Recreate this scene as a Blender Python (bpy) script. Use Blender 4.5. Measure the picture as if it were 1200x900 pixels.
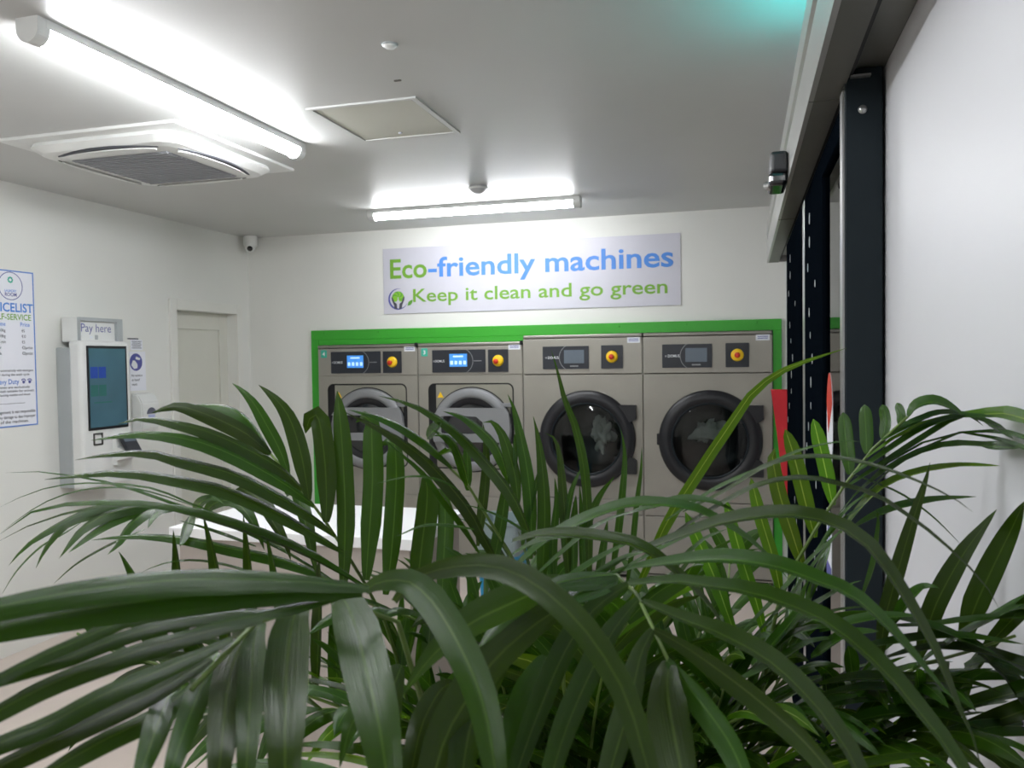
import bpy, bmesh, math, random
from mathutils import Vector as V, Matrix
random.seed(7)
for o in list(bpy.data.objects): bpy.data.objects.remove(o, do_unlink=True)
SC = bpy.context.scene
COL = SC.collection

# ------------------------------------------------------------------ camera, world, exposure
FPX, EYE = 951.8, 1.589                      # focal length in pixels of a 1200 px wide frame, eye height
YAW, PITCH, ROLL = [math.radians(a) for a in (15.905, -1.798, -0.809)]
FWD = V((-math.sin(YAW)*math.cos(PITCH), math.cos(YAW)*math.cos(PITCH), math.sin(PITCH)))
_r = V((math.cos(YAW), math.sin(YAW), 0)); _u = _r.cross(FWD)
RGT = _r*math.cos(ROLL)+_u*math.sin(ROLL); UPV = _u*math.cos(ROLL)-_r*math.sin(ROLL)
CAM = V((0, 0, EYE))
cd = bpy.data.cameras.new('camera'); cam = bpy.data.objects.new('camera', cd); COL.objects.link(cam)
cd.sensor_width = 36; cd.lens = 36*FPX/1200; cd.clip_start = .02
cam.matrix_world = Matrix(((RGT.x, UPV.x, -FWD.x, CAM.x), (RGT.y, UPV.y, -FWD.y, CAM.y), (RGT.z, UPV.z, -FWD.z, CAM.z), (0, 0, 0, 1)))
cd.dof.use_dof = True; cd.dof.focus_distance = 1.6; cd.dof.aperture_fstop = 13
SC.camera = cam
w = bpy.data.worlds.new('night'); SC.world = w; w.use_nodes = True
w.node_tree.nodes['Background'].inputs[0].default_value = (.01, .013, .02, 1)
w.node_tree.nodes['Background'].inputs[1].default_value = 1
SC.view_settings.view_transform = 'Standard'; SC.view_settings.look = 'None'
SC.view_settings.gamma = 1; SC.view_settings.use_curve_mapping = False
SC.view_settings.exposure = EXPOSURE = 0.52
LED = 62.0                                   # radiance of the batten diffusers

# ------------------------------------------------------------------ helpers
def px(x, y, d):
    return CAM+(FWD+RGT*((x-600)/FPX)-UPV*((y-450)/FPX))*d
def lin(c): return tuple((v/255/12.92 if v <= 10 else ((v/255+.055)/1.055)**2.4) for v in c)+(1,)
MATS = {}
def mat(name, rgb, rough=.5, metal=0., emit=0., spec=.5, var=.06, scale=6., bump=0., bscale=60., trans=0., coat=0.):
    if name in MATS: return MATS[name]
    m = bpy.data.materials.new(name); m.use_nodes = True; nt = m.node_tree; b = nt.nodes['Principled BSDF']
    c = lin(rgb)
    tc = nt.nodes.new('ShaderNodeTexCoord'); n = nt.nodes.new('ShaderNodeTexNoise'); n.inputs['Scale'].default_value = scale
    n.inputs['Detail'].default_value = 3; nt.links.new(tc.outputs['Object'], n.inputs['Vector'])
    r = nt.nodes.new('ShaderNodeValToRGB'); e = r.color_ramp.elements
    e[0].position = .3; e[1].position = .7
    e[0].color = tuple(max(0, v*(1-var)) for v in c[:3])+(1,); e[1].color = tuple(min(1, v*(1+var)) for v in c[:3])+(1,)
    nt.links.new(n.outputs['Fac'], r.inputs['Fac']); nt.links.new(r.outputs['Color'], b.inputs['Base Color'])
    b.inputs['Roughness'].default_value = rough; b.inputs['Metallic'].default_value = metal
    b.inputs['Specular IOR Level'].default_value = spec; b.inputs['Coat Weight'].default_value = coat
    b.inputs['Transmission Weight'].default_value = trans
    if emit: nt.links.new(r.outputs['Color'], b.inputs['Emission Color']); b.inputs['Emission Strength'].default_value = emit
    if bump:
        n2 = nt.nodes.new('ShaderNodeTexNoise'); n2.inputs['Scale'].default_value = bscale; nt.links.new(tc.outputs['Object'], n2.inputs['Vector'])
        bp = nt.nodes.new('ShaderNodeBump'); bp.inputs['Strength'].default_value = bump; bp.inputs['Distance'].default_value = .01
        nt.links.new(n2.outputs['Fac'], bp.inputs['Height']); nt.links.new(bp.outputs['Normal'], b.inputs['Normal'])
    MATS[name] = m; return m
def tag(o, label, cat, group=None):
    o['label'] = label; o['category'] = cat
    if group: o['group'] = group
    return o
ROOT = {}
def thing(name, loc, label, cat, group=None):
    o = bpy.data.objects.new(name, None); COL.objects.link(o); o.location = loc; o.empty_display_size = .1
    ROOT[o] = V(loc); return tag(o, label, cat, group)
def obj(name, bm, m, parent=None, smooth=False, kind=None):
    """bmesh in world coordinates -> one mesh object, child of parent"""
    off = V((0, 0, 0))
    if parent is not None: off = ROOT[parent]
    if off.length: bmesh.ops.translate(bm, vec=-off, verts=bm.verts)
    me = bpy.data.meshes.new(name); bm.to_mesh(me); bm.free()
    if smooth:
        for p in me.polygons: p.use_smooth = True
    me.materials.append(m); o = bpy.data.objects.new(name, me); COL.objects.link(o)
    if parent is not None: o.parent = parent
    ROOT[o] = off
    if kind: o['kind'] = kind
    return o
def B(): return bmesh.new()
def box(bm, x0, x1, y0, y1, z0, z1, bev=0., seg=2):
    t = bmesh.new(); bmesh.ops.create_cube(t, size=1)
    for v in t.verts: v.co = V(((x0+x1)/2+v.co.x*(x1-x0), (y0+y1)/2+v.co.y*(y1-y0), (z0+z1)/2+v.co.z*(z1-z0)))
    if bev: bmesh.ops.bevel(t, geom=list(t.edges), offset=bev, segments=seg, affect='EDGES', profile=.5)
    join(bm, t); return bm
def join(bm, t):
    mp = [bm.verts.new(v.co) for v in t.verts]; t.verts.index_update()
    for f in t.faces:
        nf = bm.faces.new([mp[v.index] for v in f.verts]); nf.smooth = f.smooth
    t.free()
def prism(bm, poly, d, holes=()):
    """poly: list of V world points (planar); d: extrusion vector"""
    d = V(d); a = [bm.verts.new(p) for p in poly]; b = [bm.verts.new(V(p)+d) for p in poly]
    n = len(poly)
    for i in range(n): bm.faces.new((a[i], a[(i+1) % n], b[(i+1) % n], b[i]))
    bm.faces.new(list(reversed(a))); bm.faces.new(b); return bm
def ringprism(bm, outer, inner, d):
    """closed band between two loops with the same count, extruded by d"""
    d = V(d); n = len(outer)
    L = [[bm.verts.new(V(p)+q) for p in lp] for lp, q in ((outer, V()), (inner, V()), (inner, d), (outer, d))]
    for k in range(4):
        a, b = L[k], L[(k+1) % 4]
        for i in range(n): bm.faces.new((a[i], a[(i+1) % n], b[(i+1) % n], b[i]))
    return bm
def tube(bm, pts, r, seg=8, cap=True):
    pts = [V(p) for p in pts]; rs = r if isinstance(r, (list, tuple)) else [r]*len(pts); rows = []
    ref = V((0, 0, 1))
    for i, p in enumerate(pts):
        t = (pts[min(i+1, len(pts)-1)]-pts[max(i-1, 0)]).normalized()
        if abs(t.dot(ref)) > .95: ref = V((1, 0, 0)) if abs(t.x) < .9 else V((0, 1, 0))
        a = t.cross(ref).normalized(); b = a.cross(t); ref = b
        rows.append([bm.verts.new(p+(a*math.cos(k*2*math.pi/seg)+b*math.sin(k*2*math.pi/seg))*rs[i]) for k in range(seg)])
    for i in range(len(rows)-1):
        for k in range(seg): bm.faces.new((rows[i][k], rows[i][(k+1) % seg], rows[i+1][(k+1) % seg], rows[i+1][k])).smooth = True
    if cap: bm.faces.new(list(reversed(rows[0]))); bm.faces.new(rows[-1])
    return bm
def lathe(bm, prof, c, ax, seg=32, close=True):
    """prof: (radius, offset along axis ax)"""
    ax = V(ax).normalized(); u = ax.orthogonal().normalized(); w_ = ax.cross(u); c = V(c); rows = []
    for r, h in prof:
        if r < 1e-6: rows.append([bm.verts.new(c+ax*h)])
        else: rows.append([bm.verts.new(c+ax*h+(u*math.cos(k*2*math.pi/seg)+w_*math.sin(k*2*math.pi/seg))*r) for k in range(seg)])
    for a, b in zip(rows, rows[1:]):
        for k in range(seg):
            q = [a[k % len(a)], a[(k+1) % len(a)], b[(k+1) % len(b)], b[k % len(b)]]
            q = [v for i, v in enumerate(q) if v not in q[:i]]
            if len(q) > 2: bm.faces.new(q).smooth = True
    bmesh.ops.recalc_face_normals(bm, faces=bm.faces); return bm
def rrect(c, U_, W_, hw, hh, r, n=5):
    """rounded rectangle loop about c in the plane of unit vectors U_, W_"""
    out = []
    for sx, sy, a0 in ((1, 1, 0), (-1, 1, 90), (-1, -1, 180), (1, -1, 270)):
        for k in range(n+1):
            a = math.radians(a0+90*k/n); out.append(V(c)+V(U_)*(sx*(hw-r)+r*math.cos(a))+V(W_)*(sy*(hh-r)+r*math.sin(a)))
    return out
def circ(c, U_, W_, r, n=40, a0=0, a1=360):
    k = n if a1-a0 >= 360 else n+1
    return [V(c)+V(U_)*r*math.cos(math.radians(a0+(a1-a0)*i/n))+V(W_)*r*math.sin(math.radians(a0+(a1-a0)*i/n)) for i in range(k)]
X, Y, Z = V((1, 0, 0)), V((0, 1, 0)), V((0, 0, 1))
def text(name, body, o, U_, W_, m, parent, width=None, height=None, bold=0., depth=.0008, align='LEFT', split=False):
    """flat lettering: o = left end of the base line, U_ reading direction, W_ up"""
    cu = bpy.data.curves.new(name, 'FONT'); cu.body = body; cu.extrude = 0; cu.resolution_u = 3; cu.offset = bold
    t = bpy.data.objects.new(name, cu); COL.objects.link(t); dg = bpy.context.evaluated_depsgraph_get(); dg.update()
    me = bpy.data.meshes.new_from_object(t.evaluated_get(dg)); bpy.data.objects.remove(t, do_unlink=True)
    xs = [v.co.x for v in me.vertices]; x0, x1 = min(xs), max(xs)
    CAP = .73; sy = (height or 1)/CAP; sx = sy if width is None else width/(x1-x0)
    if height is None: sy = sx
    U_, W_ = V(U_), V(W_); N_ = U_.cross(W_); o = V(o)
    if align == 'CENTER': o = o-U_*((x1-x0)*sx/2)
    bm = bmesh.new(); bm.from_mesh(me); bpy.data.meshes.remove(me)
    for v in bm.verts: v.co = o+U_*((v.co.x-x0)*sx)+W_*(v.co.y*sy)+N_*depth
    isl, seen = [], set()                       # letters -> words, one object each
    for v in bm.verts:
        if v in seen: continue
        st, grp = [v], []; seen.add(v)
        while st:
            q = st.pop(); grp.append(q)
            for e in q.link_edges:
                r_ = e.other_vert(q)
                if r_ not in seen: seen.add(r_); st.append(r_)
        xs = [(q.co-o).dot(U_) for q in grp]; isl.append((min(xs), max(xs), grp))
    isl.sort(key=lambda t_: t_[0]); words, end = [], -9
    for a, b, g in isl:
        if not words or a-end > .24*sy*CAP: words.append([])
        words[-1] += g; end = max(end, b)
    if len(words) == 1 or not split: return obj(name, bm, m, parent)
    for wv in words:
        nb = bmesh.new(); mp = {v: nb.verts.new(v.co) for v in wv}
        for f in {f for v in wv for f in v.link_faces}: nb.faces.new([mp[v] for v in f.verts])
        ob = obj(name, nb, m, parent)
    bm.free(); return ob
def plate(name, c, U_, W_, hw, hh, t, m, parent, r=0.):
    """thin plate standing proud of its backing by t along U x W"""
    N_ = V(U_).cross(V(W_)); bm = B()
    lp = rrect(c, U_, W_, hw, hh, r) if r else [V(c)+V(U_)*a*hw+V(W_)*b*hh for a, b in ((1, 1), (-1, 1), (-1, -1), (1, -1))]
    prism(bm, lp, N_*t); bmesh.ops.recalc_face_normals(bm, faces=bm.faces)
    return obj(name, bm, m, parent)
def struct(name, bm, m): return obj(name, bm, m, None, kind='structure')

# ------------------------------------------------------------------ materials
M_wall = mat('wall_paint', (226, 227, 222), .6, var=.015, scale=2, bump=.05, bscale=90)
M_ceil = mat('ceiling_paint', (197, 198, 196), .42, var=.02, scale=1.5, bump=.08, bscale=5)
M_white = mat('white_plastic', (226, 228, 226), .4, var=.02)
M_trim = mat('white_gloss_paint', (226, 226, 220), .35, var=.015)
M_door = mat('door_paint', (214, 214, 204), .4, var=.015)
M_panel = mat('white_wall_panel', (208, 209, 213), .42, var=.015, scale=3)
M_steel = mat('grey_machine_steel', (153, 150, 141), .42, .35, var=.05, scale=4)
M_steel2 = mat('grey_door_plastic', (138, 140, 142), .45, .2, var=.05)
M_lid = mat('brushed_lid_steel', (140, 138, 130), .35, .6, var=.06)
M_dark = mat('charcoal_panel', (34, 38, 46), .35, var=.1)
M_black = mat('black_rubber', (22, 23, 28), .4, var=.1)
M_gap = mat('dark_gap', (14, 15, 17), .7, var=.1)
M_green = mat('green_board', (52, 160, 40), .4, var=.05, scale=2)
M_yel = mat('yellow_plastic', (250, 205, 30), .4, var=.04)
M_red = mat('red_plastic', (205, 50, 25), .4, var=.05)
M_redb = mat('red_sheet', (200, 26, 40), .5, var=.06)
M_frame = mat('anthracite_frame', (24, 33, 38), .6, 0, spec=.2, var=.06)
M_stile = mat('black_door_stile', (9, 14, 20), .9, 0, spec=0., var=.06)
M_alu = mat('satin_aluminium', (170, 171, 170), .32, .85, var=.05, scale=3)
M_aluf = mat('anodised_cover', (200, 201, 198), .28, .7, var=.04, scale=3)
M_soffit = mat('darkened_aluminium', (112, 112, 106), .4, .6, var=.08, scale=4)  # aluminium with the header underside's shade put into a darker grey
M_floor = mat('beige_vinyl', (205, 192, 182), .35, var=.05, scale=5)
M_counter = mat('white_laminate', (240, 241, 242), .3, var=.01)
M_cbody = mat('taupe_board', (176, 168, 160), .5, var=.03)
M_led = mat('led_diffuser', (250, 252, 255), .4, emit=LED, var=0.)
M_led2 = mat('added_led_diffuser', (250, 252, 255), .4, emit=LED*.52, var=0.)  # weaker glow for the added batten over the palm
M_led3 = mat('led_diffuser_far', (250, 252, 255), .4, emit=LED*.68, var=0.)
M_scr = mat('blue_screen', (62, 130, 205), .2, emit=.55, var=.1, scale=30)
M_scr2 = mat('grey_screen', (96, 106, 116), .18, emit=.08, var=.06)
M_icon = mat('screen_icon', (170, 205, 240), .3, emit=.6)
M_kscr = mat('kiosk_screen', (62, 92, 104), .12, emit=.18, var=.12, scale=3)
M_navy = mat('navy_tile', (40, 66, 140), .2, emit=.2)
M_tgrn = mat('green_tile', (48, 96, 92), .2, emit=.15)
M_kgrey = mat('kiosk_grey', (168, 174, 176), .45, var=.02)
M_txtg = mat('print_green', (112, 164, 52), .5, var=.02)
M_txtb = mat('print_blue', (72, 134, 214), .5, var=.02)
M_txtk = mat('print_dark', (70, 72, 84), .5, var=.02)
M_txtl = mat('print_white', (225, 228, 230), .5, var=.02)
M_txtv = mat('print_violet', (84, 88, 156), .5, var=.02)
M_bord = mat('print_border', (92, 136, 210), .5, var=.02)
M_paper = mat('paper', (232, 234, 242), .5, var=.01)
M_signb = mat('sign_board', (200, 200, 210), .4, var=.02)
M_teal = mat('teal_tag', (60, 175, 150), .5)
M_stick = mat('sticker', (222, 226, 232), .5)
M_lens = mat('lens_glass', (20, 22, 26), .1, spec=.8)
M_drum = mat('drum_steel', (46, 50, 52), .35, .5, var=.2, scale=8)
M_linen = mat('white_linen', (196, 198, 190), .8, var=.1, scale=10)
M_grille = mat('grille_grey', (150, 153, 160), .6, var=.06)
M_seam = mat('seam_shadow_gap', (92, 90, 84), .6)
M_blue = mat('cyan_plastic', (30, 150, 200), .4)
M_bin = mat('bin_plastic', (150, 166, 168), .35)
M_cyan = mat('cyan_led', (40, 225, 225), .4, emit=16, var=0.)
def glass(name, tint, rough=.02):
    m = bpy.data.materials.new(name); m.use_nodes = True; nt = m.node_tree; nt.nodes.clear()
    o = nt.nodes.new('ShaderNodeOutputMaterial'); g = nt.nodes.new('ShaderNodeBsdfGlossy'); t = nt.nodes.new('ShaderNodeBsdfTransparent')
    mx = nt.nodes.new('ShaderNodeMixShader'); f = nt.nodes.new('ShaderNodeFresnel'); f.inputs[0].default_value = 1.5
    g.inputs['Roughness'].default_value = rough; t.inputs[0].default_value = lin(tint)
    n = nt.nodes.new('ShaderNodeTexNoise'); n.inputs['Scale'].default_value = 3
    bp = nt.nodes.new('ShaderNodeBump'); bp.inputs['Strength'].default_value = .02; nt.links.new(n.outputs['Fac'], bp.inputs['Height'])
    nt.links.new(bp.outputs['Normal'], g.inputs['Normal'])
    nt.links.new(f.outputs[0], mx.inputs[0]); nt.links.new(t.outputs[0], mx.inputs[1]); nt.links.new(g.outputs[0], mx.inputs[2]); nt.links.new(mx.outputs[0], o.inputs[0])
    return m
M_glass = glass('clear_glass', (205, 215, 215))
M_dglass = glass('smoked_glass', (170, 178, 178), .04)
# ------------------------------------------------------------------ the room
LX, BY, H, RX, FY = -3.892, 5.83, 2.6, .28, -2.6
bm = B(); box(bm, LX-.2, RX+1.6, FY-.1, BY+1.2, -.1, 0); struct('floor', bm, M_floor)
bm = B(); box(bm, LX-.2, RX+.2, FY-.1, BY+.2, H, H+.1); struct('ceiling', bm, M_ceil)
OX0, OX1, OZ = -3.243, .192, 1.757                          # opening that the machines stand in
bm = B(); box(bm, LX-.1, OX0, BY, BY+.12, 0, H); box(bm, OX1, RX+.15, BY, BY+.12, 0, H); box(bm, OX0, OX1, BY, BY+.12, OZ, H)
struct('wall_back', bm, M_wall)
D0, D1, DZ = 4.924, 5.64, 1.972                             # door opening in the left wall
bm = B(); box(bm, LX-.12, LX, FY-.1, D0, 0, H); box(bm, LX-.12, LX, D1, BY, 0, H); box(bm, LX-.12, LX, D0, D1, DZ, H)
struct('wall_left', bm, M_wall)
bm = B(); box(bm, LX-.12, RX+.15, FY-.12, FY, 0, H); struct('wall_front', bm, M_wall)
G0, G1, GZ = 1.872, 4.25, 2.17                              # glazed opening in the right wall
bm = B(); box(bm, RX, RX+.12, FY, G0, 0, H); box(bm, RX, RX+.12, G1, BY, 0, H); box(bm, RX, RX+.12, G0, G1, GZ, H)
struct('wall_right', bm, M_panel)
bm = B(); box(bm, LX, LX+.015, FY, 4.85, 0, .09); struct('baseboard_left', bm, M_trim)
bm = B(); box(bm, LX-.003, LX+.018, D0-.07, D0, 0, DZ+.075, .004); box(bm, LX-.003, LX+.018, D1, D1+.07, 0, DZ+.075, .004); box(bm, LX-.003, LX+.018, D0, D1, DZ, DZ+.075, .004)
struct('trim_1', bm, M_trim)
# panelled door standing back in its opening
dr = B(); xf = LX-.085
box(dr, xf-.03, xf-.008, D0, D1, 0, DZ)
for a, b, c, d in ((D0, D0+.1, 0, DZ), (D1-.1, D1, 0, DZ), (D0+.1, D1-.1, DZ-.13, DZ), (D0+.1, D1-.1, 0, .2)): box(dr, xf-.008, xf+.006, a, b, c, d, .003, 1)
door = struct('door_1', dr, M_door)
bm = B(); box(bm, xf+.006, xf+.012, D0+.03, D0+.075, .98, 1.12, .002); tube(bm, [(xf+.01, D0+.05, 1.07), (xf+.05, D0+.05, 1.07), (xf+.055, D0+.06, 1.07), (xf+.055, D0+.16, 1.065)], .008)
obj('door_handle', bm, M_alu, door)

# green board round the machines
gb = thing('surround_board', (-1.53, BY, 0), 'bright green painted board framing the row of machines', 'board')
yb = BY-.03
for nm, a, b, c, d in (('side_board', -3.314, OX0-.002, 0, 1.757), ('side_board', OX1+.002, .251, 0, 1.757), ('top_board', -3.314, .251, 1.757, 1.833), ('filler_board', OX0, -1.558, 1.7155, 1.757)):
    bm = B(); box(bm, a, b, yb, BY, c, d, .002, 1); obj(nm, bm, M_green, gb)
for i in range(8):
    bm = B(); lathe(bm, [(0, .004), (.006, .003), (.007, 0)], (-3.2+i*.47, yb, 1.81), (0, -1, 0), 10); obj('screw', bm, M_green, gb)

# wall sign
sg = thing('wall_sign', (-1.55, BY, 1.945), 'pale lilac eco-friendly machines sign above the green board', 'sign')
c = V((-1.553, BY, 2.2)); plate('sign_panel', c, X, Z, 1.134, .252, .008, M_signb, sg)
yo = BY-.009
text('headline_green', 'Eco', (-2.628, yo, 2.222), X, Z, M_txtg, sg, .305, .152, .018)
text('headline_blue', '-friendly machines', (-2.312, yo, 2.222), X, Z, M_txtb, sg, 1.845, .152, .018, split=True)
text('tagline', 'Keep it clean and go green', (-2.44, yo, 2.035), X, Z, M_txtg, sg, 1.93, .103, .012, split=True)
# round emblem: grey crescent, green tree crown of leaves, two dark hands and a leaf
ec = V((-2.565, yo, 2.06))
bm = B(); n = 30; o_, i_ = [], []
for k in range(n+1):
    a = math.radians(75+260*k/n); th = .014*math.sin(math.pi*k/n)+.0008
    o_.append(ec+X*.082*math.cos(a)+Z*.082*math.sin(a)); i_.append(ec+X*(.082-th)*math.cos(a)+Z*(.082-th)*math.sin(a))
prism(bm, o_+i_[::-1], (0, -.001, 0)); obj('emblem_crescent', bm, M_txtv, sg)
for k in range(9):
    a = math.radians(-20+220*k/8); q = ec+Z*.012+X*.028*math.cos(a)+Z*.026*math.sin(a)
    bm = B(); prism(bm, circ(q, X, Z, .023, 14), (0, -.001-.0001*k, 0)); obj('emblem_leaf', bm, mat('emblem_green_%d' % (k % 2), ((128, 188, 50), (96, 158, 60))[k % 2], .5), sg)
for s in (-1, 1):
    bm = B(); prism(bm, [ec+X*s*a+Z*b for a, b in ((.008, -.078), (.03, -.07), (.034, -.045), (.052, -.005), (.054, .018), (.044, .012), (.03, -.022), (.012, -.036))], (0, -.0022, 0)); obj('emblem_hand', bm, M_txtk, sg)
bm = B(); prism(bm, [ec+X*a+Z*b for a, b in ((.078, -.052), (.084, -.026), (.1, -.014), (.122, -.008), (.116, -.034), (.1, -.05))], (0, -.0012, 0)); obj('emblem_leaf', bm, mat('emblem_green_1', (96, 158, 60)), sg)

# ------------------------------------------------------------------ machines
YF = BY-.06
def panel_group(t, x0, x1, z0, z1, side, lit):
    """charcoal control plate with a screen, arc and maker's lettering"""
    p = plate('control_panel', ((x0+x1)/2, YF, (z0+z1)/2), X, Z, (x1-x0)/2, (z1-z0)/2, .006, M_dark, t, .004)
    y = YF-.0065; w_ = x1-x0; zc = (z0+z1)/2
    sx0, sx1 = (x0+.33*w_, x0+.66*w_) if lit else (x0+.47*w_, x0+.9*w_)
    s = plate('screen', ((sx0+sx1)/2, y, zc+.006), X, Z, (sx1-sx0)/2, .048, .002, M_scr if lit else M_scr2, p)
    if lit:
        for k in range(4): plate('screen_icon', (sx0+.018+k*(sx1-sx0-.036)/3, y-.002, zc-.012), X, Z, .011, .014, .001, M_icon, p, .004)
        plate('screen_icon', ((sx0+sx1)/2, y-.002, zc+.035), X, Z, .04, .006, .001, M_icon, p)
    cx = sx1-.05 if lit else sx0+.06; a0, a1 = (-62, 62) if lit else (118, 242); bm = B()
    ro, ri = .098, .094; lo = circ((cx, y, zc), X, Z, ro, 20, a0, a1); li = circ((cx, y, zc), X, Z, ri, 20, a0, a1)
    prism(bm, lo+li[::-1], (0, -.0012, 0)); obj('arc_trim', bm, M_steel2, p)
    text('maker_name', 'DOMUS', (x0+.025 if lit else x0+.04, y, zc-.008), X, Z, M_txtl, p, .075 if lit else .08, .019, .01)
    plate('name_mark', (x0+.014 if lit else x0+.026, y, zc), X, Z, .006, .006, .001, M_steel2, p)
    if lit: plate('small_print', (x1-.06, y, zc), X, Z, .03, .003, .001, M_steel2, p)
    else: plate('small_print', ((sx0+sx1)/2, y, zc-.062), X, Z, .03, .005, .001, M_steel2, p)
def estop(t, x0, x1, z0, z1, turned):
    p = plate('stop_switch_plate', ((x0+x1)/2, YF, (z0+z1)/2), X, Z, (x1-x0)/2, (z1-z0)/2, .006, M_dark, t, .003)
    c = V(((x0+x1)/2, YF-.006, (z0+z1)/2)); bm = B()
    lathe(bm, [(0, .016), (.03, .016), (.036, .013), (.042, .004), (.043, 0)], c, (0, -1, 0), 28); obj('yellow_collar', bm, M_yel, p)
    bm = B(); c2 = c+V((-.01 if turned else 0, -.014, -.005 if turned else 0)); lathe(bm, [(0, .022), (.013, .021), (.019, .016), (.018, .004), (.014, 0)], c2, (0, -1, 0), 24); obj('red_button', bm, M_red, p)
def cabinet(t, x0, x1, z1, zs, hollow=False):
    bm = B()
    if hollow:                                  # sheet-metal shell, open behind the door
        box(bm, x0, x0+.01, YF+.006, YF+.75, .03, z1-.03); box(bm, x1-.01, x1, YF+.006, YF+.75, .03, z1-.03); box(bm, x0+.01, x1-.01, YF+.006, YF+.75, z1-.04, z1-.03); box(bm, x0+.01, x1-.01, YF+.006, YF+.75, .03, .04); box(bm, x0+.01, x1-.01, YF+.74, YF+.75, .04, z1-.04)
    else: box(bm, x0, x1, YF+.006, YF+.75, .03, z1-.03, .004)
    obj('cabinet', bm, M_steel, t)
    bm = B(); box(bm, x0+.002, x1-.002, YF-.004, YF+.75, z1-.024, z1, .006); obj('top_lid', bm, M_lid, t)
    bm = B(); box(bm, x0+.004, x1-.004, YF, YF+.02, zs+.003, z1-.028, .003); obj('upper_front', bm, M_steel, t)
    bm = B(); box(bm, x0+.03, x1-.03, YF+.05, YF+.7, 0, .032); obj('plinth', bm, M_gap, t)
def washer(x0, x1, num, label):
    t = thing('washing_machine', ((x0+x1)/2, YF+.3, 0), label, 'washing machine', 'coin washers in the row')
    z1, zs = 1.713, 1.47; cabinet(t, x0, x1, z1, zs)
    o = x0+.119
    panel_group(t, o, o+.424, 1.491, 1.66, 0, True); estop(t, o+.445, o+.6, 1.491, 1.658, True)
    # front skin with a big rounded square opening
    cx, cz, hw, hh = x0+.42, 1.085, .332, .318; fo = rrect((cx, YF, cz), X, Z, hw, hh, .045, 6)
    m_ = (x0+x1)/2; fr = [V((min(max(cx+(p.x-cx)*3, x0+.004), x1-.004), YF, min(max(cz+(p.z-cz)*3, .56), zs-.003))) for p in fo]
    bm = B(); ringprism(bm, fr, fo, (0, .02, 0)); bmesh.ops.recalc_face_normals(bm, faces=bm.faces); obj('front_skin', bm, M_steel, t)
    bm = B(); box(bm, x0+.004, x1-.004, YF, YF+.02, .43, .552, .003); obj('lower_panel', bm, M_steel, t)
    bm = B(); box(bm, x0+.004, x1-.004, YF, YF+.02, .05, .422, .003); obj('base_panel', bm, M_steel, t)
    bm = B(); ringprism(bm, rrect((cx, YF-.001, cz), X, Z, hw+.006, hh+.006, .05, 6), rrect((cx, YF-.001, cz), X, Z, hw-.004, hh-.004, .043, 6), (0, .03, 0)); obj('opening_gasket', bm, M_gap, t)
    bm = B(); box(bm, cx-hw+.004, cx-hw+.055, YF+.003, YF+.02, cz-hh+.004, cz+hh-.004); obj('hinge_recess', bm, M_gap, t)
    bm = B(); box(bm, cx-hw+.055, cx+hw-.004, YF+.0, YF+.02, cz-hh+.004, cz+hh-.004, .004); obj('inner_panel', bm, mat('inner_panel_steel', (150, 148, 136), .4, .4), t)
    # round door: ring, bowl glass, bracket-shaped handle plate
    dc = V((cx+.01, YF, cz-.025)); dy = V((0, -1, 0))
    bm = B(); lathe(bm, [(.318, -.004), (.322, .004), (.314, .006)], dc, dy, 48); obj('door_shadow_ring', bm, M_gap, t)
    d = obj('door_ring', lathe(B(), [(.312, 0), (.313, .02), (.3, .034), (.26, .036), (.242, .03), (.235, .0)], dc, dy, 48), M_steel2, t)
    obj('door_rubber', lathe(B(), [(.24, .024), (.2, .022), (.19, .012), (.19, .0)], dc, dy, 40), M_black, d)
    obj('door_glass', lathe(B(), [(.2, .012), (.15, .02), (.08, .026), (0, .028)], dc, dy, 36), M_lens, d)
    q = lambda a, b: dc+X*a+Z*b+V((0, -.036, 0))
    hl = [(-.245, .165), (.27, .165), (.3, .13), (.31, .02), (.3, -.06), (.26, -.09), (-.29, -.09), (-.3, -.03), (-.02, -.03), (.07, -.025), (.1, 0), (.1, .06), (.05, .1), (-.03, .105), (-.29, .105)]
    bm = B(); prism(bm, [q(a, b) for a, b in hl], (0, -.02, 0)); bmesh.ops.recalc_face_normals(bm, faces=bm.faces); obj('door_handle', bm, M_steel2, d)
    bm = B(); box(bm, dc.x+.24, dc.x+.318, YF-.022, YF-.0, dc.z+.17, dc.z+.2, .004); obj('latch_lug', bm, M_steel2, d)
    bm = B(); box(bm, dc.x+.305, dc.x+.32, YF-.02, YF, dc.z-.1, dc.z+.2, .003); obj('latch_slot', bm, M_gap, t)
    tri = [V((cx-.265, YF-.001, cz+.215)), V((cx-.215, YF-.001, cz+.215)), V((cx-.24, YF-.001, cz+.26))]
    bm = B(); prism(bm, tri, (0, -.001, 0)); obj('warning_triangle', bm, M_yel, t)
    k = plate('number_tag', (x0+.055, YF, 1.645), X, Z, .026, .03, .002, M_teal, t, .005)
    text('tag_number', num, (x0+.055, YF-.0025, 1.63), X, Z, M_txtl, k, height=.032, bold=.02, align='CENTER')
    s = plate('sticker', (x1-.062, YF, 1.675), X, Z, .045, .02, .001, M_stick, t)
    for j in range(2): plate('sticker_print', (x1-.062, YF-.0012, 1.682-.012*j), X, Z, .034, .0025, .0006, M_txtv, s)
    bm = B(); box(bm, x1-.018, x1+.0, YF-.012, YF+.01, 1.69, 1.72, .004); obj('corner_bumper', bm, M_gap, t)
washer(-3.241, -2.393, '4', 'grey front-loading washer numbered 4, leftmost of the four machines')
washer(-2.389, -1.561, '3', 'grey front-loading washer numbered 3 with blue lit screen, second machine')
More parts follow.
